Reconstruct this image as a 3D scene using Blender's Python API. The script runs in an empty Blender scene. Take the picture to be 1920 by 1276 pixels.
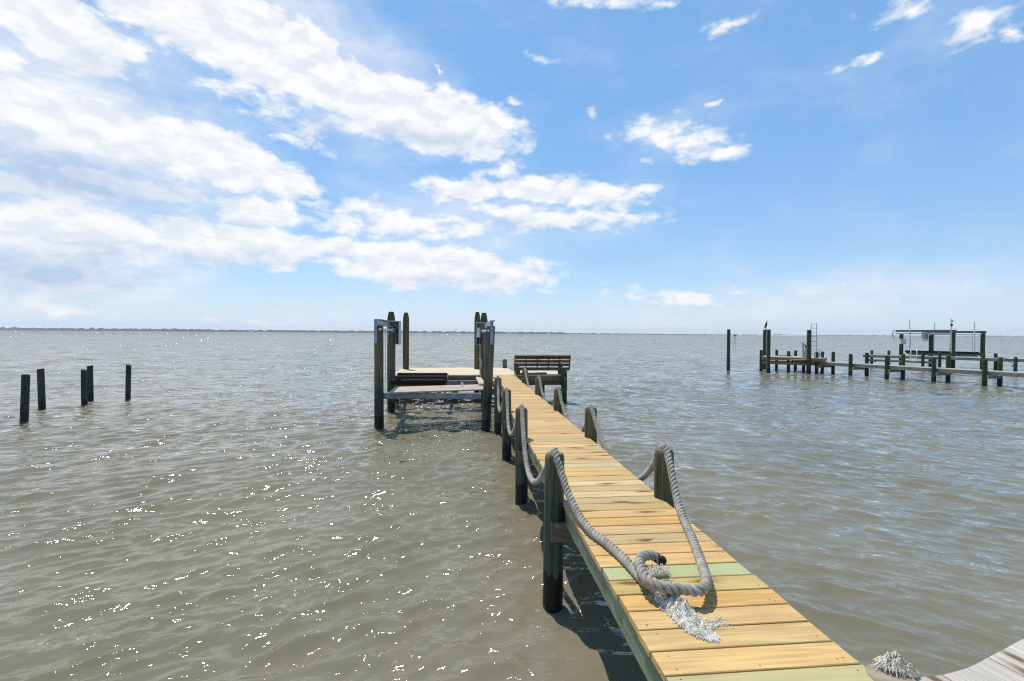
import bpy, math, random
import numpy as np
from mathutils import Vector, Matrix, noise as mnoise

random.seed(7)
SC = bpy.context.scene
COL = SC.collection
R = math.radians
WATER = 0.0
DECK = 1.07          # height of the deck boards above the water
CAMZ = 2.72

# ------------------------------------------------------------------ camera
cam_d = bpy.data.cameras.new('camera')
cam = bpy.data.objects.new('camera', cam_d)
COL.objects.link(cam)
cam_d.sensor_width = 36.0
FPX = 900.0
cam_d.lens = 36.0 * FPX / 1920.0
cam_d.clip_start = 0.05
cam_d.clip_end = 20000
CM = Matrix.Rotation(R(90 - 0.80), 4, 'X') @ Matrix.Rotation(R(0.39), 4, 'Z')
cam.matrix_world = Matrix.Translation((0, 0, CAMZ)) @ CM
SC.camera = cam
CR = CM.to_3x3()


def ray(px, py):
    """viewing direction of a measured point of the photograph (1920 x 1276)"""
    return (CR @ Vector(((px - 960) / FPX, -(py - 638) / FPX, -1.0)))


def G(px, py, z=0.0):
    """the place on the level z that was measured at px, py"""
    d = ray(px, py)
    t = (z - CAMZ) / d.z
    return Vector((d.x * t, d.y * t, z))


def AT(px, py, Y):
    d = ray(px, py)
    t = Y / d.y
    return Vector((d.x * t, Y, CAMZ + d.z * t))


# pier frame: u to the right, s along the pier
TH = R(5.58)
PF = Vector((-math.sin(TH), math.cos(TH), 0))
PR = Vector((math.cos(TH), math.sin(TH), 0))
PO = Vector((1.49, 0, 0))


def D(u, s, z):
    p = PO + PR * u + PF * s
    return Vector((p.x, p.y, z))


# ------------------------------------------------------------------ mesh helper
class MB:
    def __init__(self):
        self.v = []; self.f = []; self.mi = []; self.sm = []; self.rn = []; self.ti = []

    def add(self, vs, fs, mi=0, smooth=False, rnd=None, tint=0.0):
        b = len(self.v)
        if rnd is None:
            rnd = random.random()
        self.v += [tuple(p) for p in vs]
        for f in fs:
            self.f.append([i + b for i in f])
            self.mi.append(mi); self.sm.append(smooth); self.rn.append(rnd); self.ti.append(tint)

    def beam(self, p0, p1, w, h, up=(0, 0, 1), ch=0.004, mi=0, rnd=None, tint=0.0):
        """a sawn timber with eased edges; w is across, h is along up, centred on the line"""
        p0 = Vector(p0); p1 = Vector(p1)
        d = (p1 - p0).normalized()
        upv = Vector(up)
        sx = d.cross(upv).normalized()
        uy = sx.cross(d).normalized()
        a = w / 2; b = h / 2; c = min(ch, a * .45, b * .45)
        sec = [(-a + c, -b), (a - c, -b), (a, -b + c), (a, b - c), (a - c, b), (-a + c, b), (-a, b - c), (-a, -b + c)]
        vs = [p + sx * x + uy * y for p in (p0, p1) for x, y in sec]
        fs = [[i, (i + 1) % 8, 8 + (i + 1) % 8, 8 + i] for i in range(8)]
        fs += [list(range(7, -1, -1)), list(range(8, 16))]
        # orientation: sec is CCW seen along -d, so flip
        fs = [f[::-1] for f in fs]
        self.add(vs, fs, mi, False, rnd, tint)

    def rings(self, rings, mi=0, smooth=True, caps=True, rnd=None, tint=0.0):
        n = len(rings[0])
        vs = [p for r in rings for p in r]
        fs = []
        for k in range(len(rings) - 1):
            for i in range(n):
                j = (i + 1) % n
                fs.append([k * n + i, k * n + j, (k + 1) * n + j, (k + 1) * n + i])
        if rnd is None:
            rnd = random.random()
        self.add(vs, fs, mi, smooth, rnd, tint)
        if caps:
            self.add(rings[0], [list(range(n))[::-1]], mi, False, rnd, tint)
            self.add(rings[-1], [list(range(n))], mi, False, rnd, tint)

    def tube(self, pts, r, n=8, mi=0, smooth=True, caps=True, rnd=None):
        pts = [Vector(p) for p in pts]
        rr = r if isinstance(r, (list, tuple)) else [r] * len(pts)
        rings = []
        nv = None
        for i, p in enumerate(pts):
            t = (pts[min(i + 1, len(pts) - 1)] - pts[max(i - 1, 0)])
            if t.length < 1e-9:
                t = Vector((0, 0, 1))
            t.normalize()
            if nv is None:
                nv = t.orthogonal().normalized()
            nv = (nv - t * nv.dot(t))
            if nv.length < 1e-6:
                nv = t.orthogonal()
            nv.normalize()
            bv = t.cross(nv)
            rings.append([p + nv * (rr[i] * math.cos(2 * math.pi * k / n)) + bv * (rr[i] * math.sin(2 * math.pi * k / n)) for k in range(n)])
        self.rings(rings, mi, smooth, caps, rnd)

    def cyl(self, p0, p1, r, n=16, mi=0, r1=None, rnd=None):
        self.tube([p0, p1], [r, r if r1 is None else r1], n, mi, True, True, rnd)

    def build(self, name, mats, parent=None, local=False):
        me = bpy.data.meshes.new(name)
        vs = self.v
        if parent is not None and not local:
            root = parent
            while root.parent:
                root = root.parent
            mi = root['_inv'] if '_inv' in root else None
            inv = ROOTS[root.name]
            vs = [tuple(inv @ Vector(p)) for p in vs]
        me.from_pydata(vs, [], self.f)
        if not isinstance(mats, (list, tuple)):
            mats = [mats]
        for m in mats:
            me.materials.append(m)
        me.polygons.foreach_set('material_index', self.mi)
        me.polygons.foreach_set('use_smooth', self.sm)
        a = me.attributes.new('rnd', 'FLOAT', 'FACE'); a.data.foreach_set('value', self.rn)
        a = me.attributes.new('tint', 'FLOAT', 'FACE'); a.data.foreach_set('value', self.ti)
        me.update()
        o = bpy.data.objects.new(name, me)
        COL.objects.link(o)
        if parent is not None:
            o.parent = parent
        return o


ROOTS = {}


def tag(o, label=None, cat=None, group=None, kind=None):
    if label: o['label'] = label
    if cat: o['category'] = cat
    if group: o['group'] = group
    if kind: o['kind'] = kind
    return o


def thing(name, loc, label, cat, group=None, rz=0.0):
    o = bpy.data.objects.new(name, None)
    COL.objects.link(o)
    o.empty_display_size = 0.3
    o.location = loc
    o.rotation_euler = (0, 0, rz)
    m = Matrix.Translation(Vector(loc)) @ Matrix.Rotation(rz, 4, 'Z')
    ROOTS[o.name] = m.inverted()
    return tag(o, label, cat, group)


# ------------------------------------------------------------------ node helpers
class NT:
    def __init__(self, tree):
        self.t = tree

    def n(self, typ, props=None, **inp):
        nd = self.t.nodes.new(typ)
        if props:
            for k, v in props.items():
                setattr(nd, k, v)
        for k, v in inp.items():
            key = int(k[1:]) if k[0] == '_' and k[1:].isdigit() else k.replace('_', ' ')
            self.set(nd, key, v)
        return nd

    def set(self, nd, key, v):
        s = nd.inputs[key]
        if hasattr(v, 'is_output') or isinstance(v, bpy.types.NodeSocket):
            self.t.links.new(v, s)
        elif isinstance(v, bpy.types.Node):
            self.t.links.new(v.outputs[0], s)
        else:
            s.default_value = v

    def math(self, op, a, b=None, c=None, clamp=False):
        nd = self.t.nodes.new('ShaderNodeMath'); nd.operation = op; nd.use_clamp = clamp
        for i, x in enumerate((a, b, c)):
            if x is not None:
                self.set(nd, i, x)
        return nd.outputs[0]

    def vmath(self, op, a, b=None, scale=None):
        nd = self.t.nodes.new('ShaderNodeVectorMath'); nd.operation = op
        self.set(nd, 0, a)
        if b is not None: self.set(nd, 1, b)
        if scale is not None: self.set(nd, 'Scale', scale)
        return nd.outputs[0]

    def mix(self, fac, a, b, blend='MIX'):
        nd = self.t.nodes.new('ShaderNodeMix'); nd.data_type = 'RGBA'; nd.blend_type = blend
        self.set(nd, 0, fac); self.set(nd, 6, a); self.set(nd, 7, b)
        return nd.outputs[2]

    def noise(self, vec, scale, detail=3, rough=.5, dist=0.0, w=None):
        nd = self.t.nodes.new('ShaderNodeTexNoise')
        if w is not None:
            nd.noise_dimensions = '4D'; self.set(nd, 'W', w)
        self.set(nd, 'Vector', vec)
        nd.inputs['Scale'].default_value = scale
        nd.inputs['Detail'].default_value = detail
        nd.inputs['Roughness'].default_value = rough
        nd.inputs['Distortion'].default_value = dist
        return nd

    def ramp(self, fac, lo, hi, interp='SMOOTHSTEP', a=0.0, b=1.0):
        nd = self.t.nodes.new('ShaderNodeMapRange'); nd.interpolation_type = interp
        self.set(nd, 0, fac)
        for i, x in ((1, lo), (2, hi), (3, a), (4, b)):
            self.set(nd, i, x)
        return nd.outputs[0]


def newmat(name):
    m = bpy.data.materials.new(name)
    m.use_nodes = True
    t = m.node_tree
    b = t.nodes['Principled BSDF']
    return m, NT(t), b


def c4(c):
    return (c[0], c[1], c[2], 1.0)


def scaled(nt, vec, s):
    return nt.vmath('MULTIPLY', vec, s)


def wood(name, ca, cb, grain=(1.0, 18.0, 18.0), knots=0.6, green=(.33, .40, .19), rough=.65, bump=.0012,
         space='Object', vary=.27, streak=.55, dirt=0.0, spec=.3):
    """sawn boards: long grain, growth-ring arches, knots, each board its own tone"""
    m, nt, b = newmat(name)
    tc = nt.n('ShaderNodeTexCoord')
    pos = tc.outputs['Object'] if space == 'Object' else nt.n('ShaderNodeNewGeometry').outputs['Position']
    rnd = nt.n('ShaderNodeAttribute', {'attribute_name': 'rnd'}).outputs['Fac']
    tint = nt.n('ShaderNodeAttribute', {'attribute_name': 'tint'}).outputs['Fac']
    w = nt.math('MULTIPLY', rnd, 91.7)
    v = scaled(nt, pos, grain)
    ga = nt.noise(v, 1.0, 5, .6, .6, w).outputs['Fac']
    v2 = scaled(nt, pos, (grain[0] * .35, grain[1] * .35, grain[2] * .35))
    gb = nt.noise(v2, 1.0, 2, .5, .3, w).outputs['Fac']
    rings = nt.math('SINE', nt.math('MULTIPLY', gb, 70.0))
    rings = nt.math('MULTIPLY_ADD', rings, .5, .5)
    f = nt.math('ADD', nt.math('MULTIPLY', ga, streak), nt.math('MULTIPLY', rings, .27))
    f = nt.ramp(f, .15, .78)
    col = nt.mix(f, c4(ca), c4(cb))
    # tone of each board
    h = nt.n('ShaderNodeHueSaturation')
    nt.set(h, 'Color', col)
    nt.set(h, 'Value', nt.math('MULTIPLY_ADD', nt.math('FRACT', nt.math('MULTIPLY', rnd, 7.31)), vary, 1 - vary * .55))
    nt.set(h, 'Saturation', nt.math('MULTIPLY_ADD', nt.math('FRACT', nt.math('MULTIPLY', rnd, 3.77)), .22, .82))
    nt.set(h, 'Hue', nt.math('MULTIPLY_ADD', nt.math('FRACT', nt.math('MULTIPLY', rnd, 5.13)), .012, .495))
    col = h.outputs[0]
    gm = nt.math('MULTIPLY', tint, nt.ramp(nt.noise(v2, 1.3, 3, .5, 0, w).outputs['Fac'], .25, .65, 'SMOOTHSTEP', .45, 1.0))
    col = nt.mix(gm, col, c4(green))
    if knots:
        kv = scaled(nt, pos, tuple(1.6 if g < 5 else 5.5 for g in grain))
        kv = nt.vmath('ADD', kv, nt.n('ShaderNodeCombineXYZ', None, X=w, Y=w, Z=w).outputs[0])
        vo = nt.n('ShaderNodeTexVoronoi', {'voronoi_dimensions': '2D'}, Vector=nt.vmath('ADD', kv, nt.vmath('SCALE', nt.noise(kv, 3, 2).outputs['Color'], scale=.25)), Scale=1.0)
        dist = vo.outputs['Distance']
        rare = nt.n('ShaderNodeSeparateColor', None, Color=vo.outputs['Color']).outputs[0]
        k = nt.math('MULTIPLY', nt.ramp(dist, .05, .16, 'SMOOTHSTEP', 1, 0), nt.math('GREATER_THAN', rare, 1 - knots * .55))
        kr = nt.math('MULTIPLY', nt.ramp(dist, .10, .32, 'SMOOTHSTEP', .55, 0), nt.math('GREATER_THAN', rare, 1 - knots * .55))
        col = nt.mix(kr, col, c4((ca[0] * .62, ca[1] * .5, ca[2] * .38)))
        col = nt.mix(nt.math('MULTIPLY', k, .85), col, c4((.10, .045, .018)))
    if dirt:
        dn = nt.noise(pos, 2.3, 5, .65).outputs['Fac']
        col = nt.mix(nt.math('MULTIPLY', nt.ramp(dn, .45, .75), dirt), col, c4((.12, .10, .075)))
    nt.set(b, 'Base Color', col)
    b.inputs['Roughness'].default_value = rough
    b.inputs['Specular IOR Level'].default_value = spec
    bp = nt.n('ShaderNodeBump', None, Height=nt.math('ADD', ga, nt.math('MULTIPLY', rings, .15)))
    bp.inputs['Strength'].default_value = .5
    bp.inputs['Distance'].default_value = bump * 4
    nt.set(b, 'Normal', bp)
    return m


def pile_mat(name, top, low, wet=.34, rust=.5, algae=.3):
    """a round treated pile: weathered top, copper green lower down, black and wet at the tide line"""
    m, nt, b = newmat(name)
    pos = nt.n('ShaderNodeNewGeometry').outputs['Position']
    rnd = nt.n('ShaderNodeAttribute', {'attribute_name': 'rnd'}).outputs['Fac']
    w = nt.math('MULTIPLY', rnd, 57.0)
    z = nt.n('ShaderNodeSeparateXYZ', None, Vector=pos).outputs['Z']
    st = nt.noise(scaled(nt, pos, (26, 26, 1.1)), 1.0, 5, .65, .3, w).outputs['Fac']
    bl = nt.noise(scaled(nt, pos, (5, 5, 1.4)), 1.0, 4, .6, 0, w).outputs['Fac']
    zz = nt.math('ADD', z, nt.math('MULTIPLY_ADD', bl, 1.0, -.5))
    up = nt.ramp(zz, .75, 1.7)
    col = nt.mix(up, c4(low), c4(top))
    col = nt.mix(nt.math('MULTIPLY', nt.ramp(bl, .45, .7), algae), col, c4((.085, .085, .022)))
    h = nt.n('ShaderNodeHueSaturation')
    nt.set(h, 'Color', col)
    nt.set(h, 'Value', nt.math('MULTIPLY_ADD', st, 3.2, -.55))
    col = h.outputs[0]
    cr = nt.ramp(nt.noise(scaled(nt, pos, (34, 34, .7)), 1.0, 2, .5, .6, w).outputs['Fac'], .62, .70)
    col = nt.mix(nt.math('MULTIPLY', cr, .8), col, c4((.025, .02, .015)))
    if rust:
        rn = nt.noise(scaled(nt, pos, (9, 9, 2.2)), 1.0, 3, .6, .2, w).outputs['Fac']
        band = nt.math('MULTIPLY', nt.ramp(z, .25, .45), nt.ramp(z, .75, 1.0, 'SMOOTHSTEP', 1, 0))
        col = nt.mix(nt.math('MULTIPLY', nt.math('MULTIPLY', nt.ramp(rn, .58, .66), band), rust), col, c4((.11, .035, .012)))
    wl = nt.math('ADD', nt.math('ADD', z, nt.math('MULTIPLY_ADD', st, .26, -.13)), nt.math('MULTIPLY_ADD', bl, .24, -.12))
    wetf = nt.ramp(wl, wet - .02, wet + .03, 'SMOOTHSTEP', 1, 0)
    col = nt.mix(wetf, col, c4((.010, .0105, .008)))
    nt.set(b, 'Base Color', col)
    nt.set(b, 'Roughness', nt.ramp(wl, wet - .05, wet + .05, 'LINEAR', .38, .82))
    b.inputs['Specular IOR Level'].default_value = .25
    bp = nt.n('ShaderNodeBump', None, Height=nt.math('SUBTRACT', st, nt.math('MULTIPLY', cr, .8)))
    bp.inputs['Strength'].default_value = .7
    bp.inputs['Distance'].default_value = .012
    nt.set(b, 'Normal', bp)
    return m


def simple(name, c, rough=.5, metal=0.0, var=.25, scale=14, spec=.5, bump=0.0, c2=None):
    m, nt, b = newmat(name)
    pos = nt.n('ShaderNodeTexCoord').outputs['Object']
    n = nt.noise(pos, scale, 4, .6).outputs['Fac']
    cc = c2 or tuple(x * (1 - var) for x in c)
    col = nt.mix(nt.ramp(n, .35, .68), c4(c), c4(cc))
    nt.set(b, 'Base Color', col)
    nt.set(b, 'Roughness', nt.math('MULTIPLY_ADD', n, .25, rough - .12))
    b.inputs['Metallic'].default_value = metal
    b.inputs['Specular IOR Level'].default_value = spec
    if bump:
        bp = nt.n('ShaderNodeBump', None, Height=n)
        bp.inputs['Strength'].default_value = .6; bp.inputs['Distance'].default_value = bump
        nt.set(b, 'Normal', bp)
    return m


M = {}
M['deck'] = wood('new_pine_boards', (.43, .250, .070), (.585, .378, .126), (1.1, 22, 22), .55, dirt=.14)
M['pale'] = wood('pale_pine_boards', (.52, .405, .24), (.66, .545, .36), (1.1, 22, 22), .35)
M['stringer'] = wood('treated_stringer', (.15, .17, .10), (.26, .27, .17), (14, 1.2, 14), 0, dirt=.3)
M['beam'] = wood('treated_beam', (.10, .082, .048), (.19, .155, .088), (1.2, 15, 15), 0, dirt=.35)
M['bench'] = wood('bench_brown_boards', (.10, .050, .028), (.20, .105, .055), (1.2, 20, 20), .2)
M['grey'] = wood('weathered_grey_boards', (.36, .315, .26), (.515, .465, .395), (1.3, 26, 26), .75, vary=.22)
M['lift_board'] = wood('bleached_lift_board', (.38, .265, .175), (.55, .43, .325), (1.0, 16, 16), .25)
M['old'] = wood('old_grey_planks', (.20, .17, .135), (.36, .31, .25), (10, 10, 10), 0, dirt=.4, space='World')
M['old_top'] = wood('old_grey_decking', (.32, .28, .23), (.46, .41, .34), (6, 6, 6), 0, dirt=.2, space='World')
M['old_warm'] = wood('old_brown_planks', (.24, .14, .075), (.37, .24, .14), (8, 8, 8), 0, dirt=.25, space='World')
M['pile'] = pile_mat('pier_pile_wood', (.150, .122, .066), (.055, .066, .044), .36, .9, .35)
M['lift_pile'] = pile_mat('lift_pile_wood', (.120, .098, .066), (.036, .047, .036), .34, .35, .35)
M['dark_pile'] = pile_mat('dark_pile_wood', (.022, .025, .021), (.026, .036, .034), .27, .8, .3)
M['moor_pile'] = pile_mat('mooring_pile_wood', (.085, .07, .038), (.08, .078, .03), .34, .2, .65)
M['far_pile'] = pile_mat('neighbour_pile_wood', (.05, .05, .028), (.038, .046, .03), .30, .2, .5)
M['steel'] = simple('galvanised_steel', (.30, .34, .40), .42, .75, .3, 9)
M['alu'] = simple('aluminium', (.62, .64, .66), .38, .55, .15, 9)
M['far_steel'] = simple('dark_weathered_steel', (.10, .12, .15), .6, .2, .3, 5)
M['dull'] = simple('dull_aluminium', (.30, .31, .30), .6, .25, .35, 5)
M['white'] = simple('white_plastic', (.78, .78, .76), .45, 0, .12, 6)
M['cover'] = simple('grey_cover_plastic', (.52, .51, .50), .5, 0, .15, 6)
M['black'] = simple('black_plastic', (.02, .02, .022), .5, 0, .2, 6)
M['bunk'] = simple('black_bunk_carpet', (.022, .017, .016), .95, 0, .3, 40, .15, .004)
M['rust'] = simple('rusty_steel', (.13, .05, .022), .85, .2, .5, 20, .3, .003)
M['nail'] = simple('nail_heads', (.07, .06, .05), .55, .6, .3, 50)
M['bolt'] = simple('bolt_heads', (.32, .33, .34), .45, .8, .3, 60)
M['navy'] = simple('navy_bunk_carpet', (.012, .018, .04), .9, 0, .3, 20, .2)

# rope: dusty grey twisted fibre
m, nt, b = newmat('grey_rope_fibre')
pos = nt.n('ShaderNodeTexCoord').outputs['Object']
n1 = nt.noise(pos, 14, 5, .7).outputs['Fac']
n2 = nt.noise(pos, 260, 3, .7).outputs['Fac']
col = nt.mix(nt.ramp(n1, .3, .7), c4((.32, .28, .225)), c4((.53, .485, .415)))
n3 = nt.noise(pos, 4.5, 4, .65).outputs['Fac']
col = nt.mix(nt.math('MULTIPLY', nt.ramp(n3, .48, .68), .5), col, c4((.19, .155, .11)))
col = nt.mix(nt.ramp(n2, .35, .62), nt.mix(.45, col, c4((.10, .085, .07))), col)
nt.set(b, 'Base Color', col)
b.inputs['Roughness'].default_value = .95
b.inputs['Specular IOR Level'].default_value = .1
bp = nt.n('ShaderNodeBump', None, Height=n2); bp.inputs['Strength'].default_value = .8; bp.inputs['Distance'].default_value = .004
nt.set(b, 'Normal', bp)
M['rope'] = m
M['tape_groove_shade'] = simple('dark_rope_end_and_groove_shade', (.035, .03, .025), .8, 0, .4, 60, .2, .003)  # dark tip, and the rope core that paints shade into the grooves
m, nt, b = newmat('white_frayed_yarn')
rnd = nt.n('ShaderNodeAttribute', {'attribute_name': 'rnd'}).outputs['Fac']
col = nt.mix(nt.ramp(rnd, .0, .55, 'LINEAR'), c4((.50, .44, .35)), c4((.96, .92, .83)))
tr = nt.n('ShaderNodeBsdfTranslucent', None, Color=col)
dfy = nt.n('ShaderNodeBsdfDiffuse', None, Color=col)
my = nt.n('ShaderNodeMixShader', None, _0=.35, _1=dfy.outputs[0], _2=tr.outputs[0])
m.node_tree.nodes.remove(b)
m.node_tree.links.new(my.outputs[0], m.node_tree.nodes['Material Output'].inputs['Surface'])
M['yarn'] = m
m, nt, b = newmat('frayed_yarn_with_moss')
rnd = nt.n('ShaderNodeAttribute', {'attribute_name': 'rnd'}).outputs['Fac']
col = nt.mix(nt.ramp(rnd, .1, .9, 'LINEAR'), c4((.36, .32, .24)), c4((.84, .79, .68)))
nt.set(b, 'Base Color', col); b.inputs['Roughness'].default_value = .9
M['yarn_old'] = m

# ------------------------------------------------------------------ pile shapes


def pile_mesh(mb, x, y, z0, z1, r, top='flat', lean=(0, 0), n=20, taper=.06, slant=(0, 0)):
    """lean is the offset of the foot against the head"""
    sd = random.random() * 100
    rings = []
    H = z1 - z0
    K = max(6, int(H / .22))
    pr = [(k / K * (1 if top != 'point' else 1 - .34 / H), 1.0) for k in range(K + 1)]
    if top == 'point':
        pr += [(1 - .17 / H, .86), (1.0, .60)]
    elif top == 'round':
        pr[-1] = (1 - .05 / H, 1.0); pr += [(1 - .02 / H, .93), (1.0, .78)]
    else:
        pr[-1] = (1 - .012 / H, 1.0); pr += [(1.0, .94)]
    for t, k in pr:
        cx = x + lean[0] * (1 - t); cy = y + lean[1] * (1 - t); z = z0 + H * t
        ring = []
        for i in range(n):
            a = 2 * math.pi * i / n
            rr = r * (1 + taper * (1 - t)) * k
            rr *= 1 + .045 * mnoise.noise(Vector((math.cos(a) * 1.3 + sd, math.sin(a) * 1.3, z * .9)))
            rr *= 1 + .02 * mnoise.noise(Vector((math.cos(a) * 5 + sd, math.sin(a) * 5, z * .5)))
            px = math.cos(a) * rr; py = math.sin(a) * rr
            dz = 0
            if t > 1 - .3 / H and top in ('flat', 'slant'):
                dz = (px * slant[0] + py * slant[1]) + .012 * mnoise.noise(Vector((px * 30 + sd, py * 30, 0)))
            ring.append((cx + px, cy + py, z + dz))
        rings.append(ring)
    mb.rings(rings, 0, True, True)


def pile(name, P, z1, r, mat, label=None, cat=None, group=None, **kw):
    mb = MB()
    pile_mesh(mb, 0, 0, -1.0 - 0 * P.z, z1, r, **kw)
    o = mb.build(name, mat)
    o.location = (P.x, P.y, 0)
    return tag(o, label, cat, group)


# ------------------------------------------------------------------ 1. the pier
pier = thing('wooden_pier', D(0, 0, 0), 'new yellow pine pier with rope-hung posts running out to a T-shaped head', 'pier', None, TH)
LP = ROOTS[pier.name]


def pl(mb, name, mat, parent=None):
    """pier parts are written in pier coordinates (u, s, z)"""
    return mb.build(name, mat, parent or pier, True)


W2 = .51
PITCH = .181
mb = MB()
s = 2.3685 - 4 * PITCH
i = 0
greens = {}
S_END = 19.40
bidx = 0
while s < S_END:
    w = PITCH - .012
    j0 = random.uniform(-.006, .006); j1 = random.uniform(-.006, .006)
    sc_ = s + w / 2
    tint = 0.0
    # greenish boards measured on the photograph
    for gs, gt in ((3.365, .8), (3.18, .28), (2.278, .55), (4.63, .28), (4.81, .22), (6.1, .3), (7.7, .3), (5.6, .1)):
        if abs(sc_ - gs) < PITCH / 2:
            tint = gt
    zj = random.uniform(-.0015, .0015)
    mb.beam((-W2 + j0, sc_, DECK - .019 + zj), (W2 + j1, sc_, DECK - .019 + zj), w, .038, (0, 0, 1), .004, 0, None, tint)
    if s < 11:
        for u in (-.45, -.44, 0.0, .02, .44, .455):
            if random.random() < .30: continue
            uu = u + random.uniform(-.02, .02); sn = sc_ + random.choice((-.05, .05)) + random.uniform(-.012, .012)
            mb.cyl((uu, sn, DECK - .004), (uu, sn, DECK + zj + .0007), .0042, 8, 1)
    s += PITCH
    bidx += 1
pl(mb, 'decking', [M['deck'], M['nail']])

# stringers in lengths, under the boards
for u in (-.47, 0.0, .47):
    mb = MB()
    edges = [1.75, 4.85, 7.72, 10.5, 13.2, 16.3, 19.3]
    for a, b_ in zip(edges[:-1], edges[1:]):
        mb.beam((u, a + .002, DECK - .0405 - .092), (u, b_ - .002, DECK - .0405 - .092), .04, .183, (0, 0, 1), .004)
    pl(mb, 'stringer', M['stringer'])

ROWS = [4.86, 7.72, 10.45, 13.2, 16.3]
LEFT_TOP = {}
for k, s in enumerate(ROWS):
    for side in (-1, 1):
        if side < 0 and k == 4:
            continue
        u = -.585 if side < 0 else .545
        r = .098
        mb = MB()
        zt = DECK + .475 + random.uniform(-.02, .02)
        pile_mesh(mb, u, s, -1.0, zt, r, 'round', (random.uniform(-.04, .04), random.uniform(-.03, .03)))
        LEFT_TOP[(side, k)] = zt
        p = pl(mb, 'pile', M['pile'])
        bb = MB()
        bb.cyl((u, s - r - .064, .87), (u, s - r - .036, .87), .022, 10)
        bb.cyl((u - .0, s - r - .070, .87), (u, s - r - .064, .87), .013, 6)
        pl(bb, 'bolt', M['bolt'], p)
    mb = MB()
    s0 = s - .098 - .020
    mb.beam((-.64, s0, .79), (.60, s0, .79), .042, .19, (0, 0, 1), .004)
    pl(mb, 'cross_beam', M['beam'])
# near support, almost out of view
mb = MB(); mb.beam((-.50, 1.95, .79), (.50, 1.95, .79), .09, .19); pl(mb, 'cross_beam', M['beam'])
for u in (-.56, .0):
    mb = MB(); pile_mesh(mb, u + .1, 1.95, -1, .69, .1, 'flat'); pl(mb, 'pile', M['pile'])

# T-shaped head: boards, fascia, joists, piles
UL = -4.42
UR = 2.56
SF, SB = 19.40, 23.75
mb = MB()
s = SF + .002
k = 0
while s < SB - .1:
    w = PITCH - .007
    sc_ = s + w / 2
    right = UR if s < 21.45 else .62
    cuts = [UL + random.uniform(-.01, .01)]
    c = -2.0 if k % 2 else -.6
    cuts += [c, right + random.uniform(-.006, .006)]
    for a, b_ in zip(cuts[:-1], cuts[1:]):
        mb.beam((a + .002, sc_, DECK - .019), (b_ - .002, sc_, DECK - .019), w, .038, (0, 0, 1), .004)
    s += PITCH; k += 1
pl(mb, 'platform_decking', M['pale'])
mb = MB()
mb.beam((UL + .02, SF + .03, DECK - .04 - .098), (-.62, SF + .03, DECK - .04 - .098), .04, .19)
mb.beam((.60, SF + .03, DECK - .04 - .098), (UR - .02, SF + .03, DECK - .04 - .098), .04, .19)
pl(mb, 'front_fascia', M['beam'])
mb = MB()
mb.beam((UL + .03, SF + .06, DECK - .135), (UL + .03, SB - .1, DECK - .135), .04, .19)
mb.beam((UR - .03, SF + .06, DECK - .135), (UR - .03, 21.4, DECK - .135), .04, .19)
mb.beam((.56, 21.45, DECK - .135), (.56, SB - .1, DECK - .135), .04, .19)
for u in (-3.6, -2.7, -1.8, -.9, 0, 1.5):
    mb.beam((u, SF + .06, DECK - .135), (u, (SB - .1) if u < .6 else 21.4, DECK - .135), .04, .18)
pl(mb, 'platform_joists', M['stringer'])
for ss in (19.62, 21.3, 23.4):
    mb = MB(); ur = 2.5 if ss < 22 else .6
    mb.beam((UL + .1, ss, DECK - .33), (ur, ss, DECK - .33), .05, .19)
    pl(mb, 'cross_beam', M['beam'])
for u, s, zt in ((-4.2, 19.75, .82), (-1.9, 19.75, .82), (.2, 19.75, .82), (-4.2, 21.4, .82), (-1.9, 21.4, .82), (.2, 21.4, .82), (1.95, 21.25, .82),
                 (-4.2, 23.5, .82), (-1.9, 23.3, .82), (.45, 23.5, 1.5)):
    mb = MB(); pile_mesh(mb, u, s, -1, zt, .105, 'round'); pl(mb, 'pile', M['pile'])
# the big pile that carries the right end of the bench
mb = MB(); pile_mesh(mb, 2.52, 19.28, -1, 1.27, .115, 'flat')
p = pl(mb, 'pile', M['lift_pile'])
bb = MB(); bb.cyl((2.52, 19.15, .93), (2.52, 19.185, .93), .03, 10); pl(bb, 'bolt', M['bolt'], p)

# ------------------------------------------------------------------ 2. ropes on the pier


def smooth_path(pts, step=.012):
    """centripetal-like Catmull-Rom through the points, resampled evenly"""
    pts = [Vector(p) for p in pts]
    P = [pts[0] * 2 - pts[1]] + pts + [pts[-1] * 2 - pts[-2]]
    out = []
    for i in range(1, len(P) - 2):
        p0, p1, p2, p3 = P[i - 1], P[i], P[i + 1], P[i + 2]
        nseg = max(4, int((p2 - p1).length / .01))
        for k in range(nseg):
            t = k / nseg
            out.append(.5 * ((2 * p1) + (p2 - p0) * t + (2 * p0 - 5 * p1 + 4 * p2 - p3) * t * t + (3 * p1 - p0 - 3 * p2 + p3) * t ** 3))
    out.append(pts[-1])
    res = [out[0]]
    acc = 0
    for a, b_ in zip(out[:-1], out[1:]):
        L = (b_ - a).length
        while acc + L >= step:
            t = (step - acc) / L
            a = a.lerp(b_, t)
            res.append(a.copy()); L = (b_ - a).length; acc = 0
        acc += L
    return res


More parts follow.
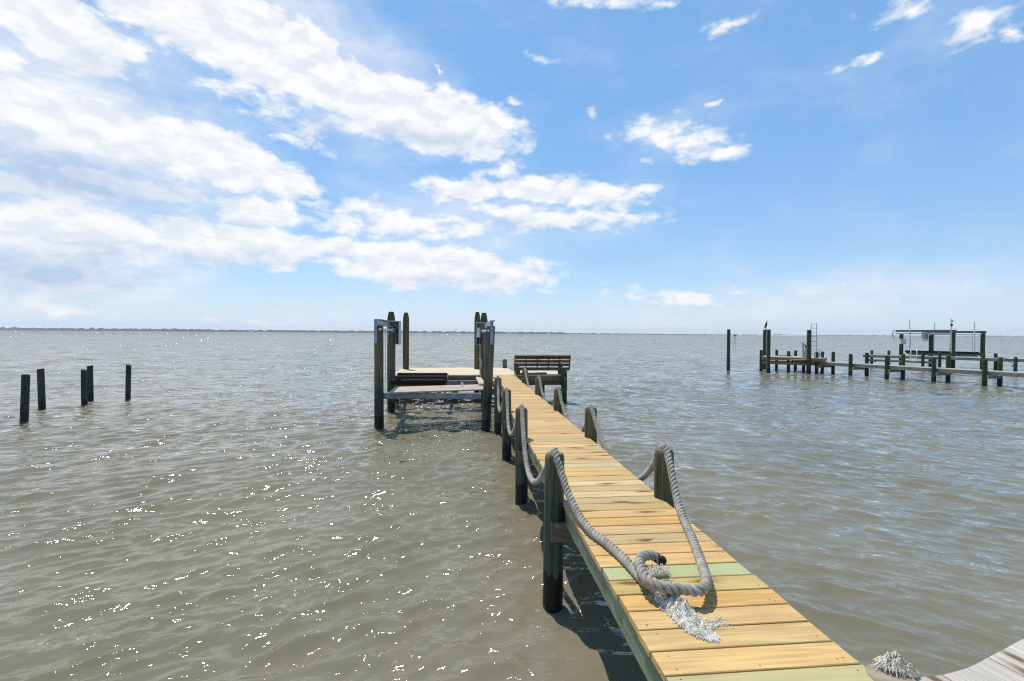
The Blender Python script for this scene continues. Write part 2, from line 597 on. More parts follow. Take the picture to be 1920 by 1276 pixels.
def laid_rope(mb, pts, dia=.073, lay=.132, nstr=3, n=9, step=.010, mi=0):
    path = smooth_path(pts, step)
    N_ = len(path)
    T = []
    for i in range(N_):
        t = path[min(i + 1, N_ - 1)] - path[max(i - 1, 0)]
        T.append(t.normalized())
    nv = T[0].orthogonal().normalized()
    fr = []
    for i in range(N_):
        nv = (nv - T[i] * nv.dot(T[i])).normalized()
        fr.append((nv.copy(), T[i].cross(nv)))
    rs = dia * .224
    ro = dia * .278
    mb.tube(path[::3] + [path[-1]], dia * .13, 6, 1)  # dark core: shade between the strands put into its colour
    for q in range(nstr):
        pp = []
        for i in range(N_):
            a = 2 * math.pi * (i * step / lay + q / nstr)
            wob = 1 + .05 * mnoise.noise(path[i] * 7)
            pp.append(path[i] + (fr[i][0] * math.cos(a) + fr[i][1] * math.sin(a)) * ro * wob)
        mb.tube(pp, [rs * (1 + .10 * mnoise.noise(p * 31 + Vector((q, 0, 0)))) for p in pp], n, mi)
    return path


def swag(a, b_, sag, n=9, skew=0.0):
    out = []
    for k in range(1, n):
        t = k / n
        tt = t ** (1 + skew) if skew >= 0 else 1 - (1 - t) ** (1 - skew)
        p = a.lerp(b_, t)
        p.z = a.z + (b_.z - a.z) * t - sag * 4 * tt * (1 - tt)
        out.append(p)
    return out


def over(side, k):
    u = -.585 if side < 0 else .545
    s = ROWS[k]
    z = LEFT_TOP[(side, k)]
    return [D(u, s + .085, z - .03), D(u, s, z + .022), D(u, s - .085, z - .03)]


def hang_path(side, ks, sag, off):
    pts = []
    last = None
    for k in ks:
        o = over(side, k)
        if last is not None:
            pts += [p + PR * (off * math.sin(math.pi * (i + 1) / 10)) for i, p in enumerate(swag(last, o[0], sag))]
        pts += o
        last = o[2]
    return pts


# left rope, from far to near, over the posts and down along the left edge, then under the loop
pts = [D(-.585, 13.2 + .10, 1.30)]
pts += hang_path(-1, (3, 2, 1, 0), .64, -.05)
zr = DECK + .036
lead = [G(1052, 882, 1.40), G(1066, 925, 1.245), G(1084, 962, 1.15), G(1107, 994, zr + .004), G(1133, 1014, zr), G(1160, 1037, zr), G(1185, 1062, zr), G(1205, 1085, zr), G(1232, 1104, zr), G(1255, 1120, zr - .004)]
pts += lead
rope_l = thing('pier_rope', D(-.585, 4.86, DECK), 'thick grey rope swagged over the left posts, ending in the white frayed clump', 'rope', 'ropes hung along the pier posts')
mb = MB(); laid_rope(mb, pts); mb.build('twisted_rope', [M['rope'], M['tape_groove_shade']], rope_l)

# right rope, from the bench to the near loop with its dark end
pts = [D(.60, 19.7, zr), D(.52, 19.3, zr), D(.46, 18.9, zr), D(.545, 18.4, .98), D(.60, 17.9, .92), D(.57, 17.1, 1.15)]
pts += hang_path(1, (4, 3, 2, 1, 0), .67, .05)
lp = [G(1261, 893, 1.36), G(1270, 938, 1.20), G(1282, 972, 1.13), G(1297, 1006, 1.11), G(1311, 1042, 1.11), G(1321, 1072, 1.125), G(1324.5, 1092, 1.15), G(1313, 1105, 1.17), G(1289, 1104, 1.17), G(1262, 1101.5, 1.175), G(1236, 1097, 1.18),
      G(1214, 1085, 1.185), G(1202, 1068, 1.19), G(1199, 1052, 1.195), G(1208, 1041, 1.20), G(1223, 1040, 1.19), G(1236, 1047, 1.165)]
pts += lp
rope_r = thing('pier_rope', D(.545, 4.86, DECK), 'thick grey rope swagged over the right posts, ending in a hooked loop with dark tip', 'rope', 'ropes hung along the pier posts')
mb = MB(); path = laid_rope(mb, pts); mb.build('twisted_rope', [M['rope'], M['tape_groove_shade']], rope_r)
mb = MB()
e0 = path[-1]; ed = (path[-1] - path[-4]).normalized()
mb.tube([e0 - ed * .035, e0 - ed * .02, e0 + ed * .03, e0 + ed * .045], [.030, .035, .034, .024], 14)
mb.build('dark_tip', M['tape_groove_shade'], rope_r)


def yarns(mb, count, seedfn, seg=8, r=.0022, wig=.02, mi=0):
    for q in range(count):
        p, d, L = seedfn(q)
        pts = []
        ph = Vector((random.random() * 50, random.random() * 50, random.random() * 50))
        for k in range(seg):
            t = k / (seg - 1)
            o = Vector((mnoise.noise(ph + Vector((t * 2.2, 0, 0))), mnoise.noise(ph + Vector((0, t * 2.2, 9))), mnoise.noise(ph + Vector((0, 4, t * 2.2))))) * wig * (0.3 + t)
            pt = p + d * (L * t) + o
            pts.append(pt)
        yield pts, r * random.uniform(.6, 1.4)


# the frayed clump lying on the boards
random.seed(21)
mb = MB()
axis = [G(1232, 1120, DECK), G(1258, 1130, DECK), G(1277, 1148, DECK), G(1292, 1168, DECK), G(1310, 1182, DECK), G(1336, 1195, DECK)]
wid = [.055, .074, .078, .074, .056, .022]
hgt = [.050, .075, .080, .070, .045, .010]


def mound(p):
    """height of the heap above the boards, and the direction of its spine, at p"""
    best = None
    for i in range(len(axis) - 1):
        a_ = axis[i]; ab = axis[i + 1] - a_
        f = max(0, min(1, (Vector((p.x, p.y, a_.z)) - a_).dot(ab) / ab.length_squared))
        c = a_ + ab * f
        dd = math.hypot(p.x - c.x, p.y - c.y)
        if best is None or dd < best[0]:
            best = (dd, wid[i] * (1 - f) + wid[i + 1] * f, hgt[i] * (1 - f) + hgt[i + 1] * f, math.atan2(ab.y, ab.x))
    dd, w, h, a_ = best
    h *= .70 + .65 * mnoise.noise(Vector((p.x * 27, p.y * 27, 2.0)))
    h = max(h, .004)
    return max(0.0, h * (1 - (dd / w) ** 2)), a_, dd / w


def curl_yarn(mb, p, th0, L, layer, r, curl=2.2, zfun=None, base=DECK, free=False):
    n_ = max(6, int(L / .0085))
    ph = random.random() * 90
    pts = []
    x, y = p.x, p.y
    ztop = 0
    for k in range(n_):
        t = k / n_
        a_ = th0 + curl * mnoise.noise(Vector((ph, t * L * 17, 0))) + .3 * curl * mnoise.noise(Vector((t * L * 60, ph, 5)))
        x += math.cos(a_) * L / n_; y += math.sin(a_) * L / n_
        h, _, edge = mound(Vector((x, y, 0))) if zfun is None else zfun(x, y)
        if edge > 1.03 and k > 4 and not free:
            break
        z = base + r + h * layer + .008 * (mnoise.noise(Vector((ph, 3, t * L * 45))) + .4)
        pts.append(Vector((x, y, max(z, base + r * .8))))
    if len(pts) < 3:
        return
    mb.tube(pts, [r * (1 - .65 * (k / n_) ** 2) for k in range(len(pts))], 4)


for q in range(1500):
    t = random.random() ** .9 * (len(axis) - 1.001)
    i = int(t); f = t - i
    c = axis[i].lerp(axis[i + 1], f)
    w = wid[i] * (1 - f) + wid[i + 1] * f
    d = (axis[i + 1] - axis[i]).normalized(); sdv = Vector((d.y, -d.x, 0))
    p = c + sdv * random.uniform(-1, 1) * w * .9
    th0 = math.atan2(d.y, d.x) + random.gauss(0, .38) + (random.choice((-1, 1)) * 1.0 if i < 1 else 0)
    curl_yarn(mb, p, th0, random.uniform(.07, .15), random.uniform(.75, 1.10), random.uniform(.0011, .0024), 3.0)
# thin wisps blown out to the right
for q in range(26):
    p = G(random.uniform(1312, 1332), random.uniform(1160, 1182), DECK)
    e = G(random.uniform(1350, 1372), random.uniform(1154, 1176), DECK)
    d = e - p
    curl_yarn(mb, p, math.atan2(d.y, d.x), d.length * random.uniform(.8, 1.15), 1.0, random.uniform(.0012, .002), 1.0, free=True)
# fluff where the rope's end leaves the hook
for q in range(110):
    p = G(random.uniform(1214, 1250), random.uniform(1082, 1094), DECK)
    curl_yarn(mb, p, random.uniform(0, 6.28), random.uniform(.03, .06), 1.0, random.uniform(.0016, .0028), 2.5,
              lambda x, y: (random.uniform(.05, .085), 0, 0))
# matted core under the loose yarns
cs_ = smooth_path(axis, .012)
rings = []
for i, c in enumerate(cs_):
    d = (cs_[min(i + 1, len(cs_) - 1)] - cs_[max(i - 1, 0)]).normalized()
    sdv = Vector((d.y, -d.x, 0))
    h, _, _ = mound(c)
    t = i / (len(cs_) - 1) * (len(wid) - 1); j = min(int(t), len(wid) - 2)
    w = wid[j] + (wid[j + 1] - wid[j]) * (t - j)
    ring = []
    for k in range(20):
        a = 2 * math.pi * k / 20
        p = c + sdv * math.cos(a) * w * .9
        hh, _, _ = mound(p)
        ring.append(Vector((p.x, p.y, DECK + .003 + (hh * .95 if math.sin(a) > 0.01 else 0))))
    rings.append(ring)
mb.rings(rings, 0, True, True, .3)
mb.build('frayed_end', M['yarn'], rope_l)
random.seed(5)

# a short rope left lying on the platform under the bench
mb = MB()
laid_rope(mb, [G(974, 699.5, zr), G(985, 699.2, zr), G(1000, 699, zr), G(1014, 698.6, zr), G(1025, 698.4, zr)], .085, .15)
tag(mb.build('loose_rope', [M['rope'], M['tape_groove_shade']]), 'short grey rope lying on the boards behind the bench', 'rope')

# ------------------------------------------------------------------ 3. bench
bench = thing('slatted_bench', D(1.6, 19.6, DECK), 'brown slatted bench with its back to the viewer at the pier head', 'bench', None, TH)


def bl_(mb, name, mat, parent=None):
    return mb.build(name, mat, parent or bench)


bx0, bx1 = .50, 2.80


def bk(u, t, off=0.0):
    """point on the leaning back: t 0 bottom, 1 top"""
    return D(u, 19.56 - .19 * t + off, DECK + .20 + .585 * t)


upv = (bk(0, 1) - bk(0, 0)).normalized()
mb = MB()
for t in (.86, .615, .37):
    mb.beam(bk(bx0 + .05, t, .03), bk(bx1 - .05, t, .03), .03, .115, upv)
mb.beam(bk(bx0 + .05, .085), bk(bx1 - .05, .085), .045, .115, upv)
back = bl_(mb, 'backrest', M['bench'])
mb = MB()
mb.beam(bk(bx0, 1.0) + upv * .012, bk(bx1, 1.0) + upv * .012, .12, .035, upv)
bl_(mb, 'top_rail', M['bench'], back)
for u in (bx0 + .02, bx1 - .02):
    mb = MB(); mb.beam(bk(u, .0), bk(u, .985), .11, .04, PR); bl_(mb, 'side_rail', M['bench'], back)
for k in range(1, 5):
    u = bx0 + (bx1 - bx0) * (k / 5 + .012)
    mb = MB(); mb.beam(bk(u, .18, -.012), bk(u, .985, -.012), .055, .04, PR); bl_(mb, 'back_strut', M['bench'], back)
mb = MB()
for k in range(3):
    mb.beam(D(bx0 + .02, 19.68 + k * .15, DECK + .43), D(bx1 - .02, 19.68 + k * .15, DECK + .43), .14, .038)
bl_(mb, 'seat', M['bench'])
for u, s, zt in ((bx0 + .16, 19.55, .27), (bx0 + .16, 20.0, .405), (bx1 - .3, 20.0, .405)):
    mb = MB(); mb.beam(D(u, s, DECK + .001), D(u, s, DECK + zt), .19, .09, PF); bl_(mb, 'leg', M['bench'])

# ------------------------------------------------------------------ 4. boat lift beside the pier
P1 = G(709.5, 801, 0); P2 = G(733.5, 770.5, 0); P3 = G(911, 805, 0); P4 = G(908, 767, 0)
lift = thing('boat_lift', (P1 + P4) / 2, 'empty boat lift on four piles with black bunks beside the pier', 'boat lift')
zt1 = AT(709, 609.5, P1.y).z; zt2 = 2.90
heads = {}
for k, (P, z, r, ln) in enumerate(((P1, zt1, .128, (.03, 0)), (P2, zt2, .125, (.0, 0)), (P3, AT(920, 612, P3.y).z, .125, (-.12, 0)), (P4, 2.92, .11, (-.0, 0)))):
    hx = P.x - ln[0] * 1.33 if k == 2 else P.x
    if k == 2:
        hx = AT(920, 612, P3.y).x
        ln = (P.x - hx - (hx - P.x) * .33, 0)
    mb = MB(); pile_mesh(mb, hx, P.y, -1, z, r, 'flat', ln)
    mb.build('pile', M['lift_pile'], lift)
    heads[k] = Vector((hx, P.y, z))
# top beams with their hangers
for a, b_, sg in ((0, 1, 1), (2, 3, -1)):
    A = heads[a]; B = heads[b_]
    dirv = Vector((B.x - A.x, B.y - A.y, 0)).normalized()
    z = A.z + .06
    ins = -dirv.cross(Vector((0, 0, 1))) * 0
    mb = MB()
    p0 = Vector((A.x, A.y, z)) - dirv * .28; p1 = Vector((B.x, B.y, z)) + dirv * .25
    # a channel: web and two flanges
    mb.beam(p0, p1, .02, .16)
    sx = dirv.cross(Vector((0, 0, 1)))
    for dz in (.088, -.088):
        mb.beam(p0 + sx * .055 + Vector((0, 0, dz)), p1 + sx * .055 + Vector((0, 0, dz)), .13, .014)
    top = mb.build('top_beam', M['steel'], lift)
    mb = MB()
    q = Vector((A.x, A.y - .128 - .012, 0))
    q = q + Vector((.0 if sg > 0 else -.0, -.02, 0))
    mb.beam(Vector((q.x - .04 * sg, q.y, z - .55)), Vector((q.x - .04 * sg, q.y, z + .10)), .09, .022, (0, 1, 0))
    mb.build('hanger_plate', M['steel'], lift)
    # drive pipe and bearing
    mb = MB()
    off = sx * (.12 * (1 if sg > 0 else -1))
    mb.cyl(p0 + off * .6 + Vector((0, 0, -.19)), p1 + off * .6 + Vector((0, 0, -.19)), .032, 12)
    pipe = mb.build('drive_pipe', M['alu'], lift)
    mb = MB()
    mb.cyl(p1 - dirv * .55 + off * .6 + Vector((0, 0, -.19)), p1 - dirv * .30 + off * .6 + Vector((0, 0, -.19)), .08, 16)
    mb.build('winch_drum', M['steel'], pipe)
    # gear cover on the far pile
    mb = MB()
    cx = B.x + (.10 if sg > 0 else -.16)
    cy = B.y - .145 if sg > 0 else B.y + .05
    c = Vector((cx, cy, 0))
    zt = z + .11
    w2 = .20 if sg > 0 else .16
    mb.beam((cx - w2, cy + .30, zt - .39), (cx + w2, cy + .30, zt - .39), .02, .76)           # back plate
    mb.beam((cx - w2 + .012, cy + .15, zt - .76), (cx - w2 + .012, cy + .15, zt - .02), .024, .28, (0, 1, 0))
    mb.beam((cx + w2 - .012, cy + .15, zt - .76), (cx + w2 - .012, cy + .15, zt - .02), .024, .28, (0, 1, 0))
    mb.beam((cx - w2, cy + .15, zt), (cx + w2, cy + .15, zt), .30, .022)
    cov = mb.build('gear_cover', M['cover'], lift)
    mb = MB()
    mb.beam((cx - w2 + .03, cy + .14, zt - .62), (cx + w2 - .03, cy + .14, zt - .62), .10, .20)
    mb.cyl((cx, cy + .08, zt - .36), (cx, cy + .26, zt - .36), .10, 20)
    mb.build('gear_wheel', M['black'], cov)
    if sg < 0:
        mb = MB(); mb.cyl((cx - .05, cy - .02, zt - .52), (cx - .05, cy - .02, zt - .26), .07, 16); mb.cyl((cx - .05, cy - .02, zt - .26), (cx - .05, cy - .02, zt - .18), .055, 16)
        mb.build('motor', M['white'], lift)
    # lifting cables down to the cradle
    for e, zz in ((A, .98), (B, 1.0)):
        ps = Vector((e.x, e.y, 0)) + Vector((.17 * sg, .10 if e is A else -.1, 0))
        mb = MB(); mb.cyl((ps.x, ps.y, zz), (ps.x, ps.y, z - .2), .006, 6)
        mb.build('cable', M['steel'], lift)
# cradle
zc = .92
mb = MB()
fa = Vector((P1.x + .135, P1.y + .05, zc)); fb = Vector((P3.x - .16, P3.y + .35, zc))
for dz, w, h in ((0, .012, .15), (.08, .10, .012), (-.08, .10, .012)):
    mb.beam(fa + Vector((0, 0, dz)), fb + Vector((0, 0, dz)), w, h)
mb.build('cradle_beam', M['dull'], lift)
mb = MB()
ga = Vector((P2.x + .13, P2.y + .0, .96)); gb = Vector((P4.x - .12, P4.y + .1, .96))
for dz, w, h in ((0, .012, .15), (.08, .10, .012), (-.08, .10, .012)):
    mb.beam(ga + Vector((0, 0, dz)), gb + Vector((0, 0, dz)), w, h)
mb.build('cradle_beam', M['dull'], lift)
# walking boards, front and back and the short one on the right
mb = MB()
zb = 1.055
q = [G(730, 735.5, zb), G(908, 729.5, zb), G(907, 720, zb), G(742, 725, zb)]
for k in range(4):
    a = k / 4 + .004; b_ = (k + 1) / 4 - .004
    l0 = q[0].lerp(q[3], (a + b_) / 2); l1 = q[1].lerp(q[2], (a + b_) / 2)
    wv = (q[0] - q[3]).length * .93 * (b_ - a)
    mb.beam(l0, l1, wv * .98, .04)
mb.build('front_walk_board', M['lift_board'], lift)
mb = MB()
q0 = G(897, 706.5, 1.12); q1 = G(904, 719, 1.12)
mb.beam(q1, q0, .20, .045); mb.build('side_walk_board', M['lift_board'], lift)
mb = MB()
mb.beam(G(842, 702.5, 1.16), G(902, 702.5, 1.16), .28, .045)
mb.build('back_walk_board', M['lift_board'], lift)
# bunks: black carpeted timbers
for (xa, xb, y, zz) in ((746, 838.5, 702.0, 1.17), (742, 838.0, 707.5, 1.16), (734, 836.5, 714.0, 1.14)):
    mb = MB()
    a = G(xa, y, zz); b_ = G(xb, y, zz)
    ring = []
    mb.beam(a, b_, .34, .16, (0, 0, 1), .035)
    mb.build('bunk', M['bunk'], lift)
mb = MB()
mb.beam(G(742, 718.5, 1.06), G(832, 718.5, 1.06), .06, .11)
mb.build('bunk_rail', M['rust'], lift)
for px in (752, 838):
    mb = MB()
    a = G(px - 4, 719, 1.0); b_ = G(px + 2, 702, 1.02)
    mb.beam(a, b_, .09, .12); mb.build('bunk_support', M['bench'], lift)
for (px, y0, y1, w) in ((762, 736, 748, .12), (768, 740, 754, .06), (824, 734, 747, .11), (834, 732, 752, .055)):
    mb = MB(); a = AT(px, y0, P1.y + .32); b_ = AT(px, y1, P1.y + .32)
    mb.beam(a, b_, w, .06, (0, 1, 0)); mb.build('rusty_bracket', M['rust'], lift)
mb = MB(); a = AT(866.5, 716, P1.y + 1.3); b_ = AT(866.5, 723, P1.y + 1.3); mb.beam(a, b_, .055, .055, (0, 1, 0)); mb.build('white_block', M['white'], lift)
mb = MB(); mb.cyl(G(746, 738, 1.0), G(747.5, 770, .0) + Vector((0, .4, 0)), .02, 8); mb.build('guide_rod', M['steel'], lift)
mb = MB(); mb.cyl(AT(899.5, 671, 17.6), AT(905, 692, 17.6), .035, 10); mb.build('diagonal_brace', M['alu'], lift)

# ------------------------------------------------------------------ 5. mooring piles
for (px, py, zb, ty, rr, lab) in (
        (733, 756, 0, 585, .155, 'tall pointed pile standing in the water just behind the left lift piles'),
        (761, 690.5, DECK, 586.5, .15, 'tall pointed pile at the left rear corner of the platform'),
        (894.5, 690.5, DECK, 585.5, .14, 'tall mossy pointed pile with two small hooks at rear of platform'),
        (906.8, 704.0, DECK, 587, .145, 'tall pointed pile behind the right gear cover of the boat lift')):
    P = G(px, py, zb)
    z1 = AT(px, ty, P.y).z
    o = pile('mooring_pile', P, z1, rr, M['moor_pile'], lab, 'pile', 'pointed mooring piles round the pier head', top='point', n=16, taper=-.08)
    if px == 894.5:
        for zz, a in ((3.2, -1), (3.32, 1)):
            mb = MB()
            pth = [Vector((a * (.12 + .06 * t), -.02 - .1 * math.sin(t * 3), zz - .05 * math.sin(t * 3.1))) for t in (0, .3, .6, .9, 1.2)]
            mb.tube(pth, .016, 8); h = mb.build('hook', M['steel']); h.parent = o

# old piles standing alone on the left
for (px, py, ty, rw, ln, sl, lab) in (
        (49, 789, 701, .098, (-.10, 0), (-.15, .05), 'leftmost dark old pile standing alone in open water'),
        (76.5, 765, 690.5, .098, (.08, 0), (.25, 0), 'dark old pile leaning left with its top cut on a slant, second from left'),
        (158, 758.5, 692, .094, (.02, 0), (-.2, .05), 'nearer dark pile of the touching pair in the left water'),
        (169, 749.5, 684.5, .097, (.03, 0), (.22, 0), 'farther pile of the touching pair, half hidden behind the nearer one'),
        (241.5, 747, 683, .088, (-.06, 0), (-.3, .05), 'slim dark pile with slanted top standing right of the touching pair')):
    P = G(px, py, 0)
    z1 = AT(px, ty, P.y).z
    o = pile('old_pile', P, z1, rw, M['dark_pile'], lab, 'pile', 'old piles standing alone on the left', top='slant', lean=ln, slant=sl)
P = G(1365.5, 693, 0)
pile('lone_pile', P, AT(1365, 618, P.y).z, .125, M['far_pile'], 'tall dark pile standing alone between the two piers', 'pile', None, top='flat')

# ------------------------------------------------------------------ 6. neighbouring walkway on the right
fl = [(1479, 693.3, 657), (1531.9, 698.0, 658.9), (1595.5, 703.4, 662.3), (1663.7, 709.2, 665), (1752, 718, 668.7), (1847.5, 723.5, 672.5)]
A0 = G(1531.9, 698.6, 0); A1 = G(1847.5, 723.2, 0)
nd = (A1 - A0).normalized(); nn = Vector((-nd.y, nd.x, 0))
if nn.x < 0: nn = -nn
ZN = .85
npier = thing('grey_walkway', A0, 'low weathered grey walkway with mossy posts running in from the right edge', 'pier')


def on_line(px, off):
    """point on the line of posts shifted by off, seen at column px"""
    d = ray(px, 640); d = Vector((d.x, d.y, 0)).normalized()
    o = A0 + nn * off
    # o + nd*t = d*q
    det = nd.x * -d.y + d.x * nd.y
    t = (-o.x * -d.y + -d.x * o.y) / det if abs(det) > 1e-9 else 0
    # solve [nd, -d][t,q]^T = -o
    a, b_, c, e = nd.x, -d.x, nd.y, -d.y
    dt = a * e - b_ * c
    t = (-o.x * e + o.y * b_) / dt
    return o + nd * t


for px, wl, ty in fl:
    P = on_line(px, 0); mb = MB()
    pile_mesh(mb, P.x, P.y, -1, AT(px, ty, P.y).z, .115, 'round', n=12)
    mb.build('pile', M['far_pile'], npier)
for px, ty in ((1562.7, 659), (1626, 662), (1694, 665.3), (1778.7, 668), (1876, 672.5)):
    P = on_line(px, 1.35); mb = MB()
    z = on_line(px, 0)
    pile_mesh(mb, P.x, P.y, -1, 1.60, .115, 'round', n=12)
    mb.build('pile', M['far_pile'], npier)
e0 = on_line(1484, .08); e1 = on_line(1990, .08)
L = (e1 - e0).length
mb = MB()
k = 0
while k * .16 < L:
    p = e0 + nd * (k * .16 + .08)
    mb.beam(p + nn * .02 + Vector((0, 0, ZN - .02)), p + nn * 1.18 + Vector((0, 0, ZN - .02)), .15, .038)
    k += 1
mb.build('decking', M['old_top'], npier)
for off in (.05, 1.15):
    mb = MB()
    k = 0
    while k < L:
        mb.beam(e0 + nn * off + nd * k + Vector((0, 0, ZN - .135)), e0 + nn * off + nd * min(k + 2.99, L) + Vector((0, 0, ZN - .135 - random.uniform(0, .012))), .045, .19)
        k += 3
    mb.build('stringer', M['old'], npier)
for px in (1531.9, 1595.5, 1663.7, 1752, 1847.5):
    P = on_line(px, 0); mb = MB()
    mb.beam(P - nn * .12 - nd * -.17 + Vector((0, 0, .52)), P + nn * 1.5 + nd * .17 + Vector((0, 0, .52)), .06, .19)
    mb.build('cross_beam', M['old'], npier)

# its end platform
ZP = 1.14
p00 = G(1427, 667, ZP); p10 = G(1547, 670.5, ZP)
pd = (p10 - p00).normalized(); pn = Vector((-pd.y, pd.x, 0))
Lp = (p10 - p00).length
plat = thing('landing_platform', p00, 'raised brown and grey landing platform at the far end of the grey walkway', 'platform')
mb = MB()
k = 0
while k * .15 < 3.2:
    p = p00 + pn * (k * .15 + .075)
    mb.beam(p + Vector((0, 0, -.02)), p + pd * Lp + Vector((0, 0, -.02)), .142, .038)
    k += 1
mb.build('decking', M['old_top'], plat)
mb = MB()
z0 = Vector((0, 0, -.14))
mb.beam(p00 + pn * .03 + z0, p10 + pn * .03 + z0, .045, .2)
mb.beam(p00 + pn * .06 + pd * .03 + z0, p00 + pn * 3.2 + pd * .03 + z0, .045, .2)
mb.beam(p10 + pn * .06 - pd * .03 + z0, p10 + pn * 3.2 - pd * .03 + z0, .045, .2)
mb.build('fascia', M['old_warm'], plat)
mb = MB()
z1_ = Vector((0, 0, .97))
mb.beam(G(1484, 673.2, 1.0) , G(1532, 673.2, 1.0), .5, .05)
mb.build('step_board', M['old_warm'], plat)
for t in (.25, .75):
    mb = MB(); mb.beam(p00 + pn * (3.2 * t) + Vector((0, 0, -.5)), p10 + pn * (3.2 * t) + Vector((0, 0, -.5)), .05, .2); mb.build('cross_beam', M['old'], plat)
for px, off, ty in ((1427.5, .1, 654.7), (1456.5, 3.0, 654.7), (1492, 3.0, 655.5), (1507.5, .9, 656.6), (1542.5, 1.3, 657.5)):
    d = ray(px, 640)
    o = p00 + pn * off
    dv = Vector((d.x, d.y, 0)).normalized()
    a, b_, c, e = pd.x, -dv.x, pd.y, -dv.y
    t = (-o.x * e + o.y * b_) / (a * e - b_ * c)
    P = o + pd * t
    mb = MB(); zt = AT(px, ty, P.y).z
    pile_mesh(mb, P.x, P.y, -1, zt, .105, 'round', n=12)
    pp = mb.build('pile', M['far_pile'], plat)
    if px == 1456.5:
        mb = MB(); mb.beam(P + Vector((-.22, 0, zt + .02)), P + Vector((.22, 0, zt + .02)), .3, .04); mb.build('flat_cap', M['old_top'], pp)
# mossy mat on its boards
mb = MB()
mb.beam(G(1458, 665.3, ZP + .03), G(1483, 665.6, ZP + .03), .55, .06, (0, 0, 1), .02)
M['moss'] = simple('yellow_green_tarp', (.30, .27, .06), .9, 0, .6, 5, .2, .02)
tag(mb.build('folded_tarp', M['moss']), 'yellow green folded tarp lying on the landing platform', 'tarp')

for (px, py, ty, rr, lab) in ((1433, 691, 618.7, .125, 'tall pile behind the bird pair, at the left end of the landing platform'),
                              (1440.3, 696.8, 618.3, .13, 'tall pile in front of the landing platform, right one of the pair under the bird'),
                              (1516, 699, 619, .145, 'thick tall pile beside the ladder at the landing platform')):
    P = G(px, py, 0)
    pile('mooring_pile', P, AT(px, ty, P.y).z, rr, M['far_pile'], lab, 'pile', 'tall piles by the neighbouring landing', top='flat', n=14)
    if px == 1433: PB = Vector((P.x, P.y, AT(px, ty, P.y).z))

# bird on a short white pipe on the pile
pp = PB + Vector((.10, 0, 0))
mb = MB(); mb.cyl(pp + Vector((0, 0, -.3)), pp + Vector((0, 0, .24)), .05, 10)
tag(mb.build('perch_pipe', M['white']), 'short white pipe on top of the pile under the black bird', 'pipe')
bird = thing('cormorant', pp + Vector((0, 0, .24)), 'black water bird perched upright on the white pipe', 'bird')
mb = MB()
b0 = pp + Vector((0, 0, .24))
prof = [((-.10, 0, -.13), .012), ((-.07, 0, -.04), .035), ((-.045, 0, .03), .065), ((-.01, 0, .11), .082), ((.015, 0, .19), .078), ((.03, 0, .26), .055), ((.035, 0, .31), .034), ((.03, 0, .36), .026), ((.045, 0, .40), .030), ((.085, 0, .425), .026), ((.12, 0, .43), .012), ((.18, 0, .425), .004)]
sc = 1.12
mb.tube([b0 + Vector(p) * sc for p, r in prof], [r * sc for p, r in prof], 14)
M['feather'] = simple('black_feathers', (.015, .015, .017), .55, 0, .4, 30, .4, .003)
body = mb.build('body', M['feather'], bird)
mb = MB()
for sgn in (-1, 1):
    mb.tube([b0 + Vector((.02, sgn * .07, .22)) * sc, b0 + Vector((-.02, sgn * .085, .12)) * sc, b0 + Vector((-.07, sgn * .06, 0)) * sc, b0 + Vector((-.10, sgn * .03, -.08)) * sc], [.03, .04, .03, .008], 8)
mb.build('wings', M['feather'], body)
for sgn in (-1, 1):
    mb = MB(); mb.tube([b0 + Vector((.05, sgn * .03, .006)), b0 + Vector((.0, sgn * .03, .01)), b0 + Vector((0, sgn * .03, .07))], .012, 6)
    mb.build('foot', M['black'], body)

# upright aluminium ladder behind the thick pile
LY = G(1526, 697, 0).y + 1.0
lad = thing('tall_ladder', AT(1526, 664, LY), 'tall thin aluminium ladder standing upright beside the thick pile', 'ladder')
for px in (1520.8, 1531.2):
    mb = MB(); mb.cyl(AT(px, 668, LY), AT(px, 606.5, LY), .021, 8); mb.build('side_rail', M['steel'], lad)
for k in range(8):
    y = 608 + k * 7.7
    mb = MB(); mb.cyl(AT(1520.8, y, LY), AT(1531.2, y, LY), .015, 8); mb.build('rung', M['steel'], lad)
# white hand rail on the platform
hy = G(1507, 671, ZP).y + .3
rail = thing('stair_handrail', AT(1507, 670, hy), 'pale wooden handrail sloping down at the landing platform', 'handrail')
for px, y in ((1505.5, 643), (1510.2, 647)):
    mb = MB(); mb.beam(AT(px, y, hy), AT(px, 671, hy), .09, .09, (0, 1, 0)); mb.build('post', M['grey'], rail)
mb = MB(); mb.beam(AT(1504, 641.6, hy - .05), AT(1514, 650.5, hy - .05), .05, .10); mb.build('top_rail', M['grey'], rail)
# folded chair-like white frame
wy = hy + .2
fr = thing('white_box_frame', AT(1531, 667, wy), 'small white frame with panel sides standing on the landing platform', 'frame')
mb = MB()
for px in (1527.3, 1536.5):
    mb.beam(AT(px, 654.5, wy), AT(px, 667, wy), .05, .05, (0, 1, 0))
mb.beam(AT(1527.3, 654.5, wy), AT(1536.5, 654.5, wy), .05, .05); mb.beam(AT(1520, 654.8, wy + .4), AT(1527.3, 654.8, wy), .04, .04)
mb.build('rails', M['white'], fr)
for px in (1527.3, 1537):
    mb = MB(); mb.beam(AT(px, 661, wy), AT(px, 667.3, wy), .16, .05, (0, 1, 0)); mb.build('side_panel', M['white'], fr)

